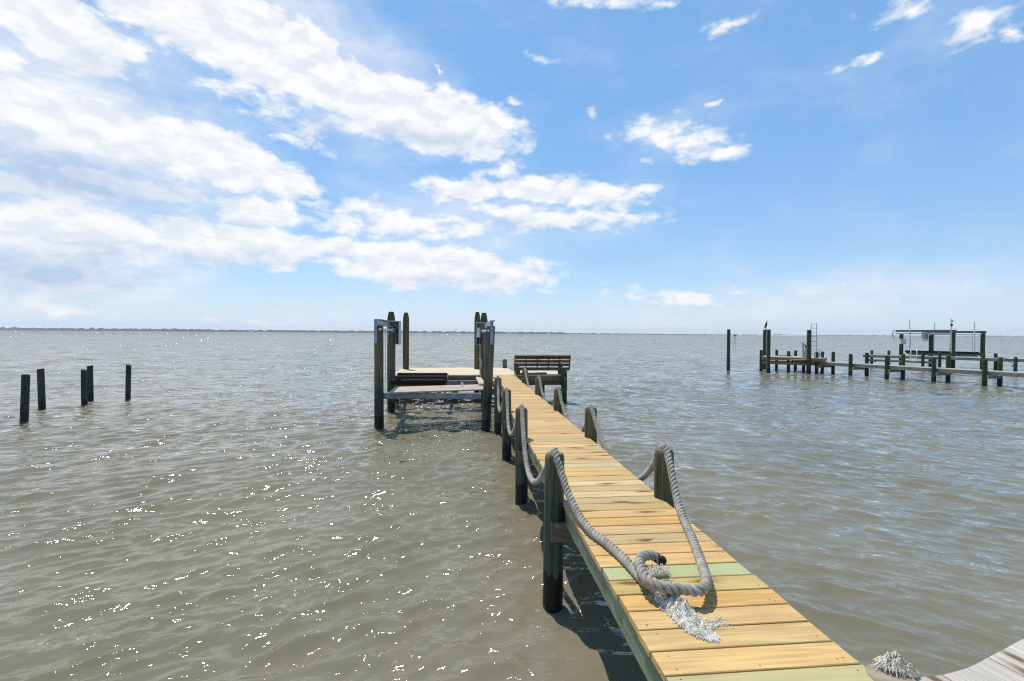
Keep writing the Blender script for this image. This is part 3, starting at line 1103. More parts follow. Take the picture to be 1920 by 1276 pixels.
# ------------------------------------------------------------------ 7. second neighbouring pier with boat lift
Z2 = 1.10
a0 = G(1617.5, 663.6, Z2); a1 = G(1919, 671.9, Z2)
d2 = (a1 - a0).normalized(); n2 = Vector((-d2.y, d2.x, 0))
if n2.x < 0: n2 = -n2
L2 = (a1 - a0).length + 4
pier2 = thing('far_grey_pier', Vector((a0.x, a0.y, 0)), 'higher grey pier behind the low walkway, leading to a boat lift', 'pier')
mb = MB()
k = 0
while k * .16 < L2:
    p = a0 + d2 * (k * .16 + .08)
    wd = 1.5 if k * .16 < 4.2 else 1.15
    mb.beam(p + n2 * .0 + Vector((0, 0, -.02)), p + n2 * wd + Vector((0, 0, -.02)), .15, .038)
    k += 1
mb.build('decking', M['old_top'], pier2)
for off in (.03, 1.12):
    mb = MB(); mb.beam(a0 + n2 * off + d2 * .02 + Vector((0, 0, -.135)), a0 + n2 * off + d2 * L2 + Vector((0, 0, -.135)), .045, .19); mb.build('stringer', M['old'], pier2)
mb = MB(); mb.beam(a0 + n2 * .1 + d2 * .3 + Vector((0, 0, -.47)), a0 + n2 * .1 + d2 * 5.0 + Vector((0, 0, -.5)), .05, .17); mb.build('lower_beam', M['old_warm'], pier2)


def on2(px, off):
    d = ray(px, 640); dv = Vector((d.x, d.y, 0)).normalized()
    o = a0 + n2 * off
    a, b_, c, e = d2.x, -dv.x, d2.y, -dv.y
    t = (-o.x * e + o.y * b_) / (a * e - b_ * c)
    P = o + d2 * t
    return Vector((P.x, P.y, 0))


for px, off, ty in ((1626.5, -.1, 662), (1635, 1.25, 655.3), (1667, 1.25, 655.8), (1731, -.12, 658.3), (1762.5, -.12, 658.8), (1844.5, -.12, 661), (1867.5, 1.25, 661), (1905, -.1, 668)):
    P = on2(px, off); mb = MB(); pile_mesh(mb, P.x, P.y, -1, AT(px, ty, P.y).z, .11, 'round', n=12); mb.build('pile', M['far_pile'], pier2)
for px in (1640, 1731, 1850):
    P = on2(px, 0); mb = MB(); mb.beam(P - n2 * .2 + Vector((0, 0, .55)), P + n2 * 1.45 + Vector((0, 0, .55)), .06, .18); mb.build('cross_beam', M['old'], pier2)

# pool-type ladder on its edge
ladd = thing('dock_ladder', on2(1714, -.1), 'white dock ladder with hooped handles on the far grey pier', 'ladder')
for px in (1707.7, 1719):
    mb = MB(); c = on2(px, -.06)
    hoop = [c + Vector((0, 0, z)) for z in (.62, .9, 1.3)] + [c + n2 * (.25 - .25 * math.cos(a)) + Vector((0, 0, 1.48 + .20 * math.sin(a))) for a in np.linspace(0, math.pi, 9)] + [c + n2 * .5 + Vector((0, 0, 1.12))]
    mb.tube(hoop, .028, 8); mb.build('side_rail', M['white'], ladd)
for z in (.66, .9):
    mb = MB(); mb.cyl(on2(1707.7, -.06) + Vector((0, 0, z)), on2(1719, -.06) + Vector((0, 0, z)), .03, 8); mb.build('rung', M['white'], ladd)

# its boat lift
Q = [G(1689.2, 686.5, 0), G(1744.7, 686.5, 0), G(1786, 692, 0), G(1841.7, 691.5, 0)]
lift2 = thing('boat_lift', (Q[0] + Q[3]) / 2, 'far boat lift with blue bunks and upright white guide poles behind the grey pier', 'boat lift')
QH = []
for P, ty, px in zip(Q, (627, 627, 622.5, 624.6), (1689.5, 1744.5, 1786, 1842.5)):
    z = AT(px, ty, P.y).z; mb = MB(); pile_mesh(mb, P.x, P.y, -1, z, .155, 'flat', n=14); mb.build('pile', M['far_pile'], lift2); QH.append(Vector((P.x, P.y, z)))
for a, b_ in ((0, 2), (1, 3)):
    A = QH[a].copy(); B = QH[b_].copy()
    zz = max(A.z, B.z) + .07
    A.z = B.z = zz
    dv = (B - A).normalized()
    mb = MB(); mb.beam(A - dv * .45, B + dv * .2, .12, .18); mb.build('top_beam', M['far_steel'], lift2)
    mb = MB(); mb.cyl(A - dv * .3 + Vector((-.2, 0, -.24)), B + dv * .1 + Vector((-.2, 0, -.24)), .035, 8); mb.build('drive_pipe', M['far_steel'], lift2)
    mb = MB()
    rg = [A - dv * .38 + Vector((-.28 * math.cos(t) - .1, 0, -.28 - .42 * math.sin(t))) for t in np.linspace(-1.2, 1.3, 9)]
    mb.tube(rg, .05, 8); mb.beam(A - dv * .38 + Vector((-.1, 0, -.7)), A - dv * .38 + Vector((-.1, 0, .02)), .4, .3, (0, 1, 0)) if a == 1 else None
    mb.build('gear_cover', M['cover'], lift2)
    for e in (A, B):
        ps = e.lerp(B if e is A else A, .12)
        mb = MB(); mb.cyl((ps.x + .3 * (1 if a == 0 else -1), ps.y, 1.4), (ps.x + .3 * (1 if a == 0 else -1), ps.y, zz - .1), .012, 6)
        mb.build('cable', M['far_steel'], lift2)
mb = MB()
c = QH[0] + Vector((-.05, -.25, 0)); mb.beam((c.x - .3, c.y, c.z - .62), (c.x + .18, c.y, c.z - .62), .25, .38); mb.build('control_box', M['cover'], lift2)
for (x0, y0, x1, y1) in ((1698.5, 657.2, 1834, 660.3),):
    ya = Q[0].y - 1.0; yb = Q[3].y + .6
    mb = MB(); mb.beam(AT(x0, y0, ya), AT(x1, y1, yb), .3, .17, (0, 0, 1), .03); mb.build('bunk', M['navy'], lift2)
    mb = MB(); mb.beam(AT(x0 + 6, y0 + 4.2, ya + .02), AT(x1 - 1, y1 + 4.6, yb + .02), .12, .24); mb.build('cradle_beam', M['stringer'], lift2)
mb = MB(); mb.beam(AT(1700, 660, Q[1].y + .6), AT(1838, 663.0, Q[3].y + 1.4), .3, .17, (0, 0, 1), .03); mb.build('bunk', M['navy'], lift2)
for px, ty, by, Y in ((1705.4, 600, 659, Q[0].y - .6), (1752, 605, 658, Q[1].y - .3), (1827, 604, 659, Q[3].y + .2)):
    mb = MB(); lean = 1.5 if px == 1752 else 0
    mb.cyl(AT(px - lean, by, Y), AT(px + lean * .1, ty, Y), .045, 8); mb.build('guide_pole', M['white'], lift2)
for px in (1797, 1796.5):
    pass
mb = MB(); mb.beam(AT(1797.6, 662, Q[2].y), AT(1798.3, 666, Q[2].y), .12, .12, (0, 1, 0)); mb.build('rusty_bracket', M['rust'], lift2)

# wind vane pole on the third pile
VY = Q[2].y - .25
vane = thing('weather_vane_pole', AT(1783.5, 625, VY), 'slim pole with wind vane and hanging float on the lift pile', 'pole')
mb = MB(); mb.cyl(AT(1783.8, 660, VY), AT(1783.2, 598, VY), .035, 8); mb.build('pole', M['cover'], vane)
mb = MB(); mb.cyl(AT(1781.5, 602.5, VY), AT(1787, 602.5, VY), .02, 6); mb.cyl(AT(1786.7, 601, VY), AT(1786.7, 605, VY), .04, 6); mb.build('vane', M['far_steel'], vane)
mb = MB(); mb.tube([AT(1784, 606.5, VY), AT(1784.3, 609, VY), AT(1784.2, 611, VY), AT(1784, 612.6, VY)], [.03, .085, .09, .03], 10); mb.build('float', M['black'], vane)
mb = MB(); mb.cyl(AT(1790.3, 640, VY + .3), AT(1790.5, 615.5, VY + .3), .018, 6)
tag(mb.build('thin_rod', M['cover']), 'short thin rod standing right of the weather vane pole', 'rod')
# bent wires hanging at the right edge of the pier
wY = on2(1890, -.15).y
mb = MB()
for pth in ([(1880, 671), (1882, 669), (1886, 669.5), (1888, 673), (1893, 677), (1898, 680), (1902, 681.5)], [(1896, 686.5), (1899, 684), (1902, 681.5), (1907, 682.5)], [(1899, 687), (1901, 685), (1899, 684.2), (1903, 684)]):
    mb.tube([AT(x, y, wY) for x, y in pth], .022, 6)
tag(mb.build('bent_wire', M['black']), 'tangle of bent dark wire hanging off the far grey pier', 'wire')

# ------------------------------------------------------------------ 8. weathered boardwalk and stump in the near corner
walk = thing('weathered_boardwalk', G(1880, 1262, DECK), 'bleached grey boardwalk with curved edge in the lower right corner', 'boardwalk')
ed = [(1700, 1271.5), (1715, 1268.5), (1740, 1267), (1766, 1264.2), (1790, 1258.5), (1814, 1251), (1833, 1242.5), (1852.5, 1231.3), (1869, 1223), (1886, 1213.8), (1903, 1204.5), (1920, 1196), (1940, 1186), (1965, 1173), (1995, 1158), (2040, 1134)]
ep = [G(x, y, DECK) for x, y in ed]
bd = (G(1920, 1267, DECK) - G(1852.5, 1231.6, DECK)).normalized()
bn = Vector((-bd.y, bd.x, 0))
ref = G(1852.5, 1231.6, DECK)
co = [((p - ref).dot(bn), (p - ref).dot(bd)) for p in ep]
co.sort()


def edge_at(c):
    if c <= co[0][0]: 
        return co[0][1] + (c - co[0][0]) * -.3
    for (c0, e0_), (c1, e1_) in zip(co[:-1], co[1:]):
        if c0 <= c <= c1:
            return e0_ + (e1_ - e0_) * (c - c0) / (c1 - c0 + 1e-9)
    return co[-1][1]


j1 = (G(1766, 1264.6, DECK) - ref).dot(bn)
bw = abs(j1)
sgn = 1
lo = co[0][0]; hi = co[-1][0]
mb = MB()
k0 = math.floor(lo / bw) - 3
c = k0 * bw
ang = math.atan2(bd.y, bd.x)
while c < hi:
    ca, cb = c + .003, c + bw - .003
    n_ = 7
    tv = []
    for q in range(n_):
        cc = ca + (cb - ca) * q / (n_ - 1)
        tv.append(ref + bn * cc + bd * edge_at(cc))
    far = [ref + bn * cb + bd * 2.2, ref + bn * ca + bd * 2.2]
    top = tv + far
    top = [Vector((p.x, p.y, DECK)) for p in top]
    bot = [Vector((p.x, p.y, DECK - .038)) for p in top]
    n_ = len(top)
    # keep the winding upward
    nrm = (top[-1] - top[0]).cross(top[1] - top[0])
    f_top = list(range(n_))
    area = sum(top[i].x * top[(i + 1) % n_].y - top[(i + 1) % n_].x * top[i].y for i in range(n_))
    if area < 0:
        top.reverse(); bot.reverse()
    fs = [list(range(n_)), list(range(2 * n_ - 1, n_ - 1, -1))] + [[n_ + i, n_ + (i + 1) % n_, (i + 1) % n_, i] for i in range(n_)]
    mb.add(top + bot, fs, 0, False, None, 0)
    c += bw
o = mb.build('decking', M['grey'], walk)
# put the grain along the boards: rotate the object's own axes
rot = Matrix.Rotation(ang, 4, 'Z')
o.data.transform(rot.inverted()); o.rotation_euler = (0, 0, ang)
mb = MB()
for t in (.25, 1.3):
    a = ref + bd * (t + .3) + bn * (lo + .0); b_ = ref + bd * (t + .3) + bn * hi
    mb.beam(Vector((a.x, a.y, DECK - .145)), Vector((b_.x, b_.y, DECK - .145)), .045, .19)
mb.build('joists', M['old'], walk)
for t, u in ((.6, -.4), (1.8, -.4), (.9, .9)):
    a = ref + bd * t + bn * u; mb = MB(); pile_mesh(mb, a.x, a.y, -1, DECK - .24, .1); mb.build('pile', M['pile'], walk)

SP = G(1674, 1266, 1.085)
mb = MB()
pile_mesh(mb, 0, 0, -1, 1.085, .118, 'round', n=28)
M['stump'] = wood('cracked_grey_stump', (.22, .18, .11), (.34, .29, .19), (6, 6, 6), 0, dirt=.35, bump=.004)
st = mb.build('pile_stump', M['stump']); st.location = (SP.x, SP.y, 0)
tag(st, 'cut-off round pile with cracked top between the pier end and the boardwalk', 'pile')
random.seed(11)
mb = MB()
c0 = G(1676, 1247, 1.10)


def tuft(x, y):
    d_ = math.hypot((x - c0.x) / .10, (y - c0.y) / .075)
    return max(0.0, .062 * (1 - d_ * d_) * (.7 + .6 * mnoise.noise(Vector((x * 40, y * 40, 1))))), 0, d_ * .95


for q in range(420):
    a = random.uniform(0, 6.28); rr = random.random() ** .6
    p = c0 + Vector((math.cos(a) * .055 * rr, math.sin(a) * .035 * rr, 0))
    curl_yarn(mb, p, a + random.gauss(0, .5), random.uniform(.022, .055), random.uniform(.8, 1.3), random.uniform(.0010, .0024), 1.9, tuft, 1.083)
for q in range(60):
    p = c0 + Vector((random.uniform(.01, .05), random.uniform(-.03, .01), 0))
    curl_yarn(mb, p, random.gauss(-.35, .2), random.uniform(.06, .11), random.uniform(.8, 1.3), random.uniform(.0018, .003), .8, tuft, 1.083)
tag(mb.build('frayed_rope_tuft', M['yarn_old']), 'small tuft of frayed white rope on the cut-off pile', 'rope')

# ------------------------------------------------------------------ 9. water
rng = np.random.default_rng(4)
rad = [0.6]
while rad[-1] < 70: rad.append(rad[-1] * 1.0047)
while rad[-1] < 400: rad.append(rad[-1] * 1.012)
while rad[-1] < 5000: rad.append(rad[-1] * 1.05)
rad = np.array(rad)
th = np.concatenate([np.linspace(-58, 58, 1240), np.linspace(58, 302, 60)[1:-1]]) * math.pi / 180
nr, na = len(rad), len(th)
Rr, Tt = np.meshgrid(rad, th, indexing='ij')
X = (Rr * np.sin(Tt)); Y = (Rr * np.cos(Tt))
cell = np.maximum(Rr * .0016, np.gradient(rad)[:, None] * np.ones_like(Tt) * .8)
K = 210
lam = np.exp(rng.uniform(math.log(.12), math.log(6.0), K))
sys2 = rng.random(K) < .25
ang = np.where(sys2, rng.normal(R(-55), .35, K), rng.normal(R(-92), .40, K))
wgt = np.exp(-((np.log(lam) - math.log(.27)) / .95) ** 2) + .10
slope = .24 * math.sqrt(2) * wgt / math.sqrt(np.sum(wgt ** 2))
ph = rng.uniform(0, 6.283, K)
YW = Y + 3.2 * np.sqrt(1 + ((X - 1.0) / 5.0) ** 2)      # crests bend round towards the shore on both sides
Hh = np.zeros_like(X); DX = np.zeros_like(X); DY = np.zeros_like(X)
gust = 1 + .30 * np.sin(X * .21 + Y * .13 + 1) * np.sin(Y * .17 - X * .09) + .22 * np.sin(X * .61 - Y * .33) * np.sin(Y * .51 + 2)
for k in range(K):
    kk = 2 * math.pi / lam[k]
    amp = slope[k] / kk
    att = np.clip((lam[k] / cell - 2.5) / 3.0, 0, 1)
    if lam[k] > 3: g = 1.0
    else: g = gust
    phs = kk * (X * math.cos(ang[k]) + YW * math.sin(ang[k])) + ph[k]
    a = amp * att * g
    Hh += a * np.sin(phs)
    cs = np.cos(phs) * a * .5
    DX += cs * math.cos(ang[k]); DY += cs * math.sin(ang[k])
vx = np.stack([X + DX, Y + DY, Hh], -1).reshape(-1, 3)
idx = np.arange(nr * na).reshape(nr, na)
a = idx[:-1, :]; b_ = idx[1:, :]
a2 = np.roll(a, -1, 1); b2 = np.roll(b_, -1, 1)
quads = np.stack([a, b_, b2, a2], -1).reshape(-1, 4)[:, ::-1]
me = bpy.data.meshes.new('water')
nv, nq = len(vx), len(quads)
me.vertices.add(nv); me.vertices.foreach_set('co', vx.astype(np.float32).ravel())
me.loops.add(nq * 4); me.loops.foreach_set('vertex_index', quads.astype(np.int32).ravel())
me.polygons.add(nq); me.polygons.foreach_set('loop_start', np.arange(0, nq * 4, 4, dtype=np.int32))
me.polygons.foreach_set('use_smooth', np.ones(nq, dtype=bool))
me.update(calc_edges=True)
if me.polygons[nq // 2].normal.z < 0:
    me.flip_normals()
m, nt, b = newmat('murky_bay_water')
pos = nt.n('ShaderNodeNewGeometry').outputs['Position']
geo = nt.n('ShaderNodeNewGeometry')
spx = nt.n('ShaderNodeSeparateXYZ', None, Vector=pos)
xw = nt.math('DIVIDE', nt.math('SUBTRACT', spx.outputs['X'], 1.0), 5.0)
yw = nt.math('ADD', spx.outputs['Y'], nt.math('MULTIPLY', nt.math('SQRT', nt.math('MULTIPLY_ADD', xw, xw, 1.0)), 3.2))
wpos = nt.n('ShaderNodeCombineXYZ', None, X=spx.outputs['X'], Y=yw, Z=0.0).outputs[0]
dist = nt.vmath('LENGTH', pos) if False else nt.n('ShaderNodeVectorMath', {'operation': 'LENGTH'}, _0=pos).outputs['Value']
acc = None
for (sx_, sy_, sc_, det, near, farw, d0, d1) in (
        (.60, 1.3, 46.0, 2, .22, .15, 2, 14),
        (.50, 1.35, 17.0, 3, .75, .80, 3, 20),      # capillary ripples
        (.40, 1.4, 6.0, 3, .95, 1.8, 4, 20),
        (.45, 1.3, 1.5, 3, .30, 1.45, 12, 50),
        (.45, 1.2, .36, 3, .0, 1.25, 30, 110),
        (.35, 1.0, .07, 3, .0, 1.3, 70, 260),
        (.30, .035, 1.0, 3, .0, 1.5, 60, 220)):
    nz = nt.noise(scaled(nt, wpos, (sx_, sy_, 1)), sc_, det, .58, .35).outputs['Color']
    sv = nt.vmath('SUBTRACT', nz, (.5, .5, .5))
    wgt_ = nt.ramp(dist, d0, d1, 'SMOOTHSTEP', near, farw)
    sv = nt.vmath('SCALE', sv, scale=wgt_)
    acc = sv if acc is None else nt.vmath('ADD', acc, sv)
gm_ = nt.noise(scaled(nt, pos, (.5, 1, 1)), .55, 3, .6, .3).outputs['Fac']
acc = nt.vmath('SCALE', acc, scale=nt.ramp(gm_, .32, .70, 'SMOOTHSTEP', .40, 1.65))
acc = nt.vmath('MULTIPLY', acc, (.8, 1.0, 0.0))
bp = nt.n('ShaderNodeVectorMath', {'operation': 'NORMALIZE'}, _0=nt.vmath('ADD', geo.outputs['Normal'], acc))
silt = nt.noise(pos, .35, 4, .6).outputs['Fac']
col = nt.mix(nt.ramp(silt, .3, .7), c4((.148, .130, .080)), c4((.180, .160, .105)))
# silt makes the body of the water glow evenly; only the mirror follows every ripple
soft = nt.n('ShaderNodeVectorMath', {'operation': 'NORMALIZE'}, _0=nt.vmath('ADD', nt.vmath('SCALE', bp.outputs[0], scale=.35), (0, 0, .65)))
df = nt.n('ShaderNodeBsdfDiffuse', None, Color=col, Normal=soft.outputs[0])
gl = nt.n('ShaderNodeBsdfGlossy', None, Color=(1, 1, 1, 1), Roughness=.04, Normal=bp.outputs[0])
fz = nt.n('ShaderNodeFresnel', None, IOR=1.48, Normal=bp.outputs[0])
mxs = nt.n('ShaderNodeMixShader', None, _0=fz.outputs[0], _1=df.outputs[0], _2=gl.outputs[0])
m.node_tree.nodes.remove(b)
m.node_tree.links.new(mxs.outputs[0], m.node_tree.nodes['Material Output'].inputs['Surface'])
me.materials.append(m)
wat = bpy.data.objects.new('water', me); COL.objects.link(wat); tag(wat, kind='structure')
wat['label'] = 'choppy olive grey bay water'

# ------------------------------------------------------------------ 10. far shore
mb = MB()
random.seed(3)
# wooded land across the bay, a long low mass with uneven tree tops
def shore(mb, px0, px1, Y0, Y1, hfun, seed):
    n_ = int((px1 - px0) / 1.6)
    fr, tp, bk_ = [], [], []
    for k in range(n_ + 1):
        px = px0 + (px1 - px0) * k / n_
        Yk = Y0 + (Y1 - Y0) * k / n_
        d = ray(px, 630); X_ = d.x / d.y * Yk
        h = hfun(px) * (.75 + .45 * mnoise.noise(Vector((px * .11, seed, 0))) + .24 * mnoise.noise(Vector((px * .55, seed, 3))))
        h = max(h, 1.5)
        o = 30 * mnoise.noise(Vector((px * .05, seed, 8)))
        fr.append((X_, Yk + o, -1)); tp.append((X_ + random.uniform(-1, 1), Yk + o + 12, h)); bk_.append((X_ * 1.06, (Yk + o) * 1.06, h * random.uniform(.8, 1.1)))
    N1 = n_ + 1
    fs = []
    mid = []
    for k in range(N1):
        a_, b_ = Vector(fr[k]), Vector(tp[k]); mid.append(tuple(Vector((a_.x, a_.y + 4, b_.z * random.uniform(.55, .7)))))
    rows = [fr, mid, tp, bk_]
    vs = [p for r_ in rows for p in r_]
    for r_ in range(3):
        for k in range(n_):
            fs.append([r_ * N1 + k, r_ * N1 + k + 1, (r_ + 1) * N1 + k + 1, (r_ + 1) * N1 + k])
    mb.add(vs, fs, 0, False)


M['wood_far'] = simple('far_woodland', (.045, .062, .03), .95, 0, .45, .02, .1)
shore(mb, -400, 1060, 2300, 2900, lambda x: 18 if x < 380 else 15, 1.0)
shore(mb, 1030, 1420, 3300, 3700, lambda x: 10 - 4 * (x - 1030) / 390, 7.0)
shore(mb, 1520, 2500, 4300, 4300, lambda x: 9 + (5 if x > 1840 else 0), 13.0)
tag(mb.build('far_wooded_shore', M['wood_far']), 'thin dark wooded shore along the horizon', 'woods', None, 'stuff')

# low bridge on the horizon
mb_b = thing('long_bridge', AT(1460, 627, 3600), 'faint pale long bridge on the horizon between the piers', 'bridge')
mb = MB()
bp_ = []
for k in range(25):
    t = k / 24; px = 1405 + 140 * t
    d = ray(px, 630); bp_.append(Vector((d.x / d.y * 3600, 3600, 4 + 9 * math.exp(-((t - .25) / .2) ** 2))))
for a_, c_ in zip(bp_[:-1], bp_[1:]):
    mb.beam(a_, c_, 12, 1.6)
M['concrete'] = simple('pale_concrete', (.5, .5, .48), .8, 0, .15, .2)
mb.build('roadway', M['concrete'], mb_b)
for p in bp_[::2]:
    mb = MB(); mb.beam((p.x, p.y, -1), (p.x, p.y, p.z - .8), 3, 3, (0, 1, 0)); mb.build('pier_column', M['concrete'], mb_b)
# houses on the far shore
M['house'] = simple('white_siding', (.75, .75, .72), .7, 0, .1, .3)
M['roof'] = simple('grey_roof', (.16, .16, .17), .8, 0, .3, .3)
for px, Y_, lab in ((1030, 2250, 'tiny white house on the far shore behind the bench'), (955, 2260, 'tiny white house on the far shore right of the lift piles'), (470, 2180, 'tiny white house on the far shore above the left water'), (1895, 4200, 'tiny pale house on the far right shore')):
    d = ray(px, 630); c = Vector((d.x / d.y * Y_, Y_, 0))
    hs = thing('shore_house', c, lab, 'house', 'houses on the far shore')
    w, dp, hh = random.uniform(12, 20), 9, random.uniform(4.5, 6)
    mb = MB(); mb.beam(c + Vector((-w / 2, 0, hh / 2)), c + Vector((w / 2, 0, hh / 2)), dp, hh + 1); mb.build('wall', M['house'], hs)
    mb = MB(); z = hh + .52
    vs = [c + Vector((x, y, zz)) for x, y, zz in ((-w / 2 - .5, -dp / 2 - .6, z), (w / 2 + .5, -dp / 2 - .6, z), (w / 2 + .5, dp / 2 + .6, z), (-w / 2 - .5, dp / 2 + .6, z), (-w / 2 - .5, 0, z + 3.4), (w / 2 + .5, 0, z + 3.4))]
    mb.add(vs, [[0, 1, 5, 4], [2, 3, 4, 5], [0, 4, 3], [1, 2, 5], [3, 2, 1, 0]]); mb.build('roof', M['roof'], hs)
d = ray(854.5, 630); c = Vector((d.x / d.y * 2450, 2450, 0))
wt = thing('water_tower', c, 'tiny water tower rising above the far shore trees', 'tower')
mb = MB(); mb.tube([c + Vector((0, 0, z)) for z in (-1, 12, 17)], [1.0, .9, 1.4], 8); mb.build('stem', M['concrete'], wt)
mb = MB(); mb.tube([c + Vector((0, 0, z)) for z in (16.5, 18, 20.5, 22.5, 23.5)], [1.2, 3.4, 4.2, 3.0, .5], 12); mb.build('tank', M['concrete'], wt)
# hunting blind on stilts
d = ray(1378, 630); Yb = 420; c = Vector((d.x / d.y * Yb, Yb, 0))
hb = thing('duck_blind', c, 'small dark hut on stilts far out near the horizon', 'hut')
mb = MB(); mb.beam(c + Vector((-.95, 0, 2.55)), c + Vector((.95, 0, 2.55)), 1.8, 1.0); mb.build('cabin', M['dark_pile'], hb)
mb = MB(); mb.beam(c + Vector((-1.1, 0, 3.15)), c + Vector((1.1, 0, 3.15)), 2.0, .12); mb.build('roof', M['old'], hb)
for x in (-.7, .7):
    for y in (-.6, .6):
        mb = MB(); mb.cyl(c + Vector((x, y, -1)), c + Vector((x, y, 2.04)), .12, 8); mb.build('stilt', M['dark_pile'], hb)

# ------------------------------------------------------------------ haze over the bay
hz = bpy.data.meshes.new('haze')
X0, X1, Y0_, Y1_, Z0_, Z1_ = -5600, 5600, -5600, 5600, -2.5, 45
hz.from_pydata([(x, y, z) for z in (Z0_, Z1_) for x, y in ((X0, Y0_), (X1, Y0_), (X1, Y1_), (X0, Y1_))], [],
               [(3, 2, 1, 0), (4, 5, 6, 7), (0, 1, 5, 4), (1, 2, 6, 5), (2, 3, 7, 6), (3, 0, 4, 7)])
hm = bpy.data.materials.new('sea_haze'); hm.use_nodes = True
ht = hm.node_tree
ht.nodes.remove(ht.nodes['Principled BSDF'])
pv = ht.nodes.new('ShaderNodeVolumePrincipled')
pv.inputs['Color'].default_value = (.86, .92, 1.0, 1)
pv.inputs['Density'].default_value = 1.5e-4
pv.inputs['Anisotropy'].default_value = 0.2
ht.links.new(pv.outputs[0], ht.nodes['Material Output'].inputs['Volume'])
hz.materials.append(hm)
ho = bpy.data.objects.new('haze', hz); COL.objects.link(ho); tag(ho, kind='stuff')

# ------------------------------------------------------------------ 11. sun and sky
SUN_EL = 66.0
SUN_AZ = -30.0     # degrees to the right of +Y
sl = bpy.data.lights.new('sun', 'SUN'); so = bpy.data.objects.new('sun', sl); COL.objects.link(so)
sl.energy = 4.8; sl.angle = R(.53); sl.color = (1.0, .955, .88)
sd = Vector((math.sin(R(SUN_AZ)) * math.cos(R(SUN_EL)), math.cos(R(SUN_AZ)) * math.cos(R(SUN_EL)), math.sin(R(SUN_EL))))
so.rotation_euler = (-sd).to_track_quat('-Z', 'Y').to_euler()

wd = bpy.data.worlds.new('World'); SC.world = wd; wd.use_nodes = True
nt = NT(wd.node_tree)
bg = wd.node_tree.nodes['Background']
sky = nt.n('ShaderNodeTexSky', {'sky_type': 'NISHITA'})
sky.sun_disc = False
sky.sun_elevation = R(SUN_EL)
sky.sun_rotation = R(SUN_AZ)
sky.altitude = 0; sky.air_density = 1.0; sky.dust_density = .1; sky.ozone_density = 3.0
dirv = nt.n('ShaderNodeTexCoord').outputs['Generated']
sp = nt.n('ShaderNodeSeparateXYZ', None, Vector=dirv)
az = nt.math('ARCTAN2', sp.outputs['X'], sp.outputs['Y'])
el = nt.math('ARCSINE', sp.outputs['Z'])
P = nt.n('ShaderNodeCombineXYZ', None, X=az, Y=el).outputs[0]
zden = nt.math('ADD', nt.math('MAXIMUM', sp.outputs['Z'], 0.0), .16)
Qv = nt.n('ShaderNodeCombineXYZ', None, X=nt.math('DIVIDE', sp.outputs['X'], zden), Y=nt.math('DIVIDE', sp.outputs['Y'], zden)).outputs[0]
warp = nt.noise(scaled(nt, P, (1, 1.6, 1)), 6, 7, .62).outputs['Color']
Pw = nt.vmath('ADD', P, nt.vmath('MULTIPLY', nt.vmath('SUBTRACT', warp, (.5, .5, .5)), (.16, .075, 0)))


def blob(vec, px, py, rx, ry, rot=0):
    d0 = ray(px, py).normalized()
    a0_, e0_ = math.atan2(d0.x, d0.y), math.asin(d0.z)
    da = ray(px + 10, py).normalized(); db = ray(px, py - 10).normalized()
    ka = (math.atan2(da.x, da.y) - a0_) / 10; ke = (math.asin(db.z) - e0_) / 10
    mp = nt.n('ShaderNodeMapping', {'vector_type': 'TEXTURE'}, Vector=vec)
    mp.inputs['Location'].default_value = (a0_, e0_, 0)
    mp.inputs['Rotation'].default_value = (0, 0, R(-rot))
    mp.inputs['Scale'].default_value = (rx * ka, ry * ke, 1)
    g = nt.n('ShaderNodeTexGradient', {'gradient_type': 'SPHERICAL'}, Vector=mp.outputs[0])
    return g.outputs['Fac']


def union(vec, lst):
    acc = None
    for e in lst:
        px, py, rx, ry, rot, s_ = e
        g = nt.math('MULTIPLY', blob(vec, px, py, rx, ry, rot), s_)
        acc = g if acc is None else nt.math('SMOOTH_MAX', acc, g, .12)
    return acc


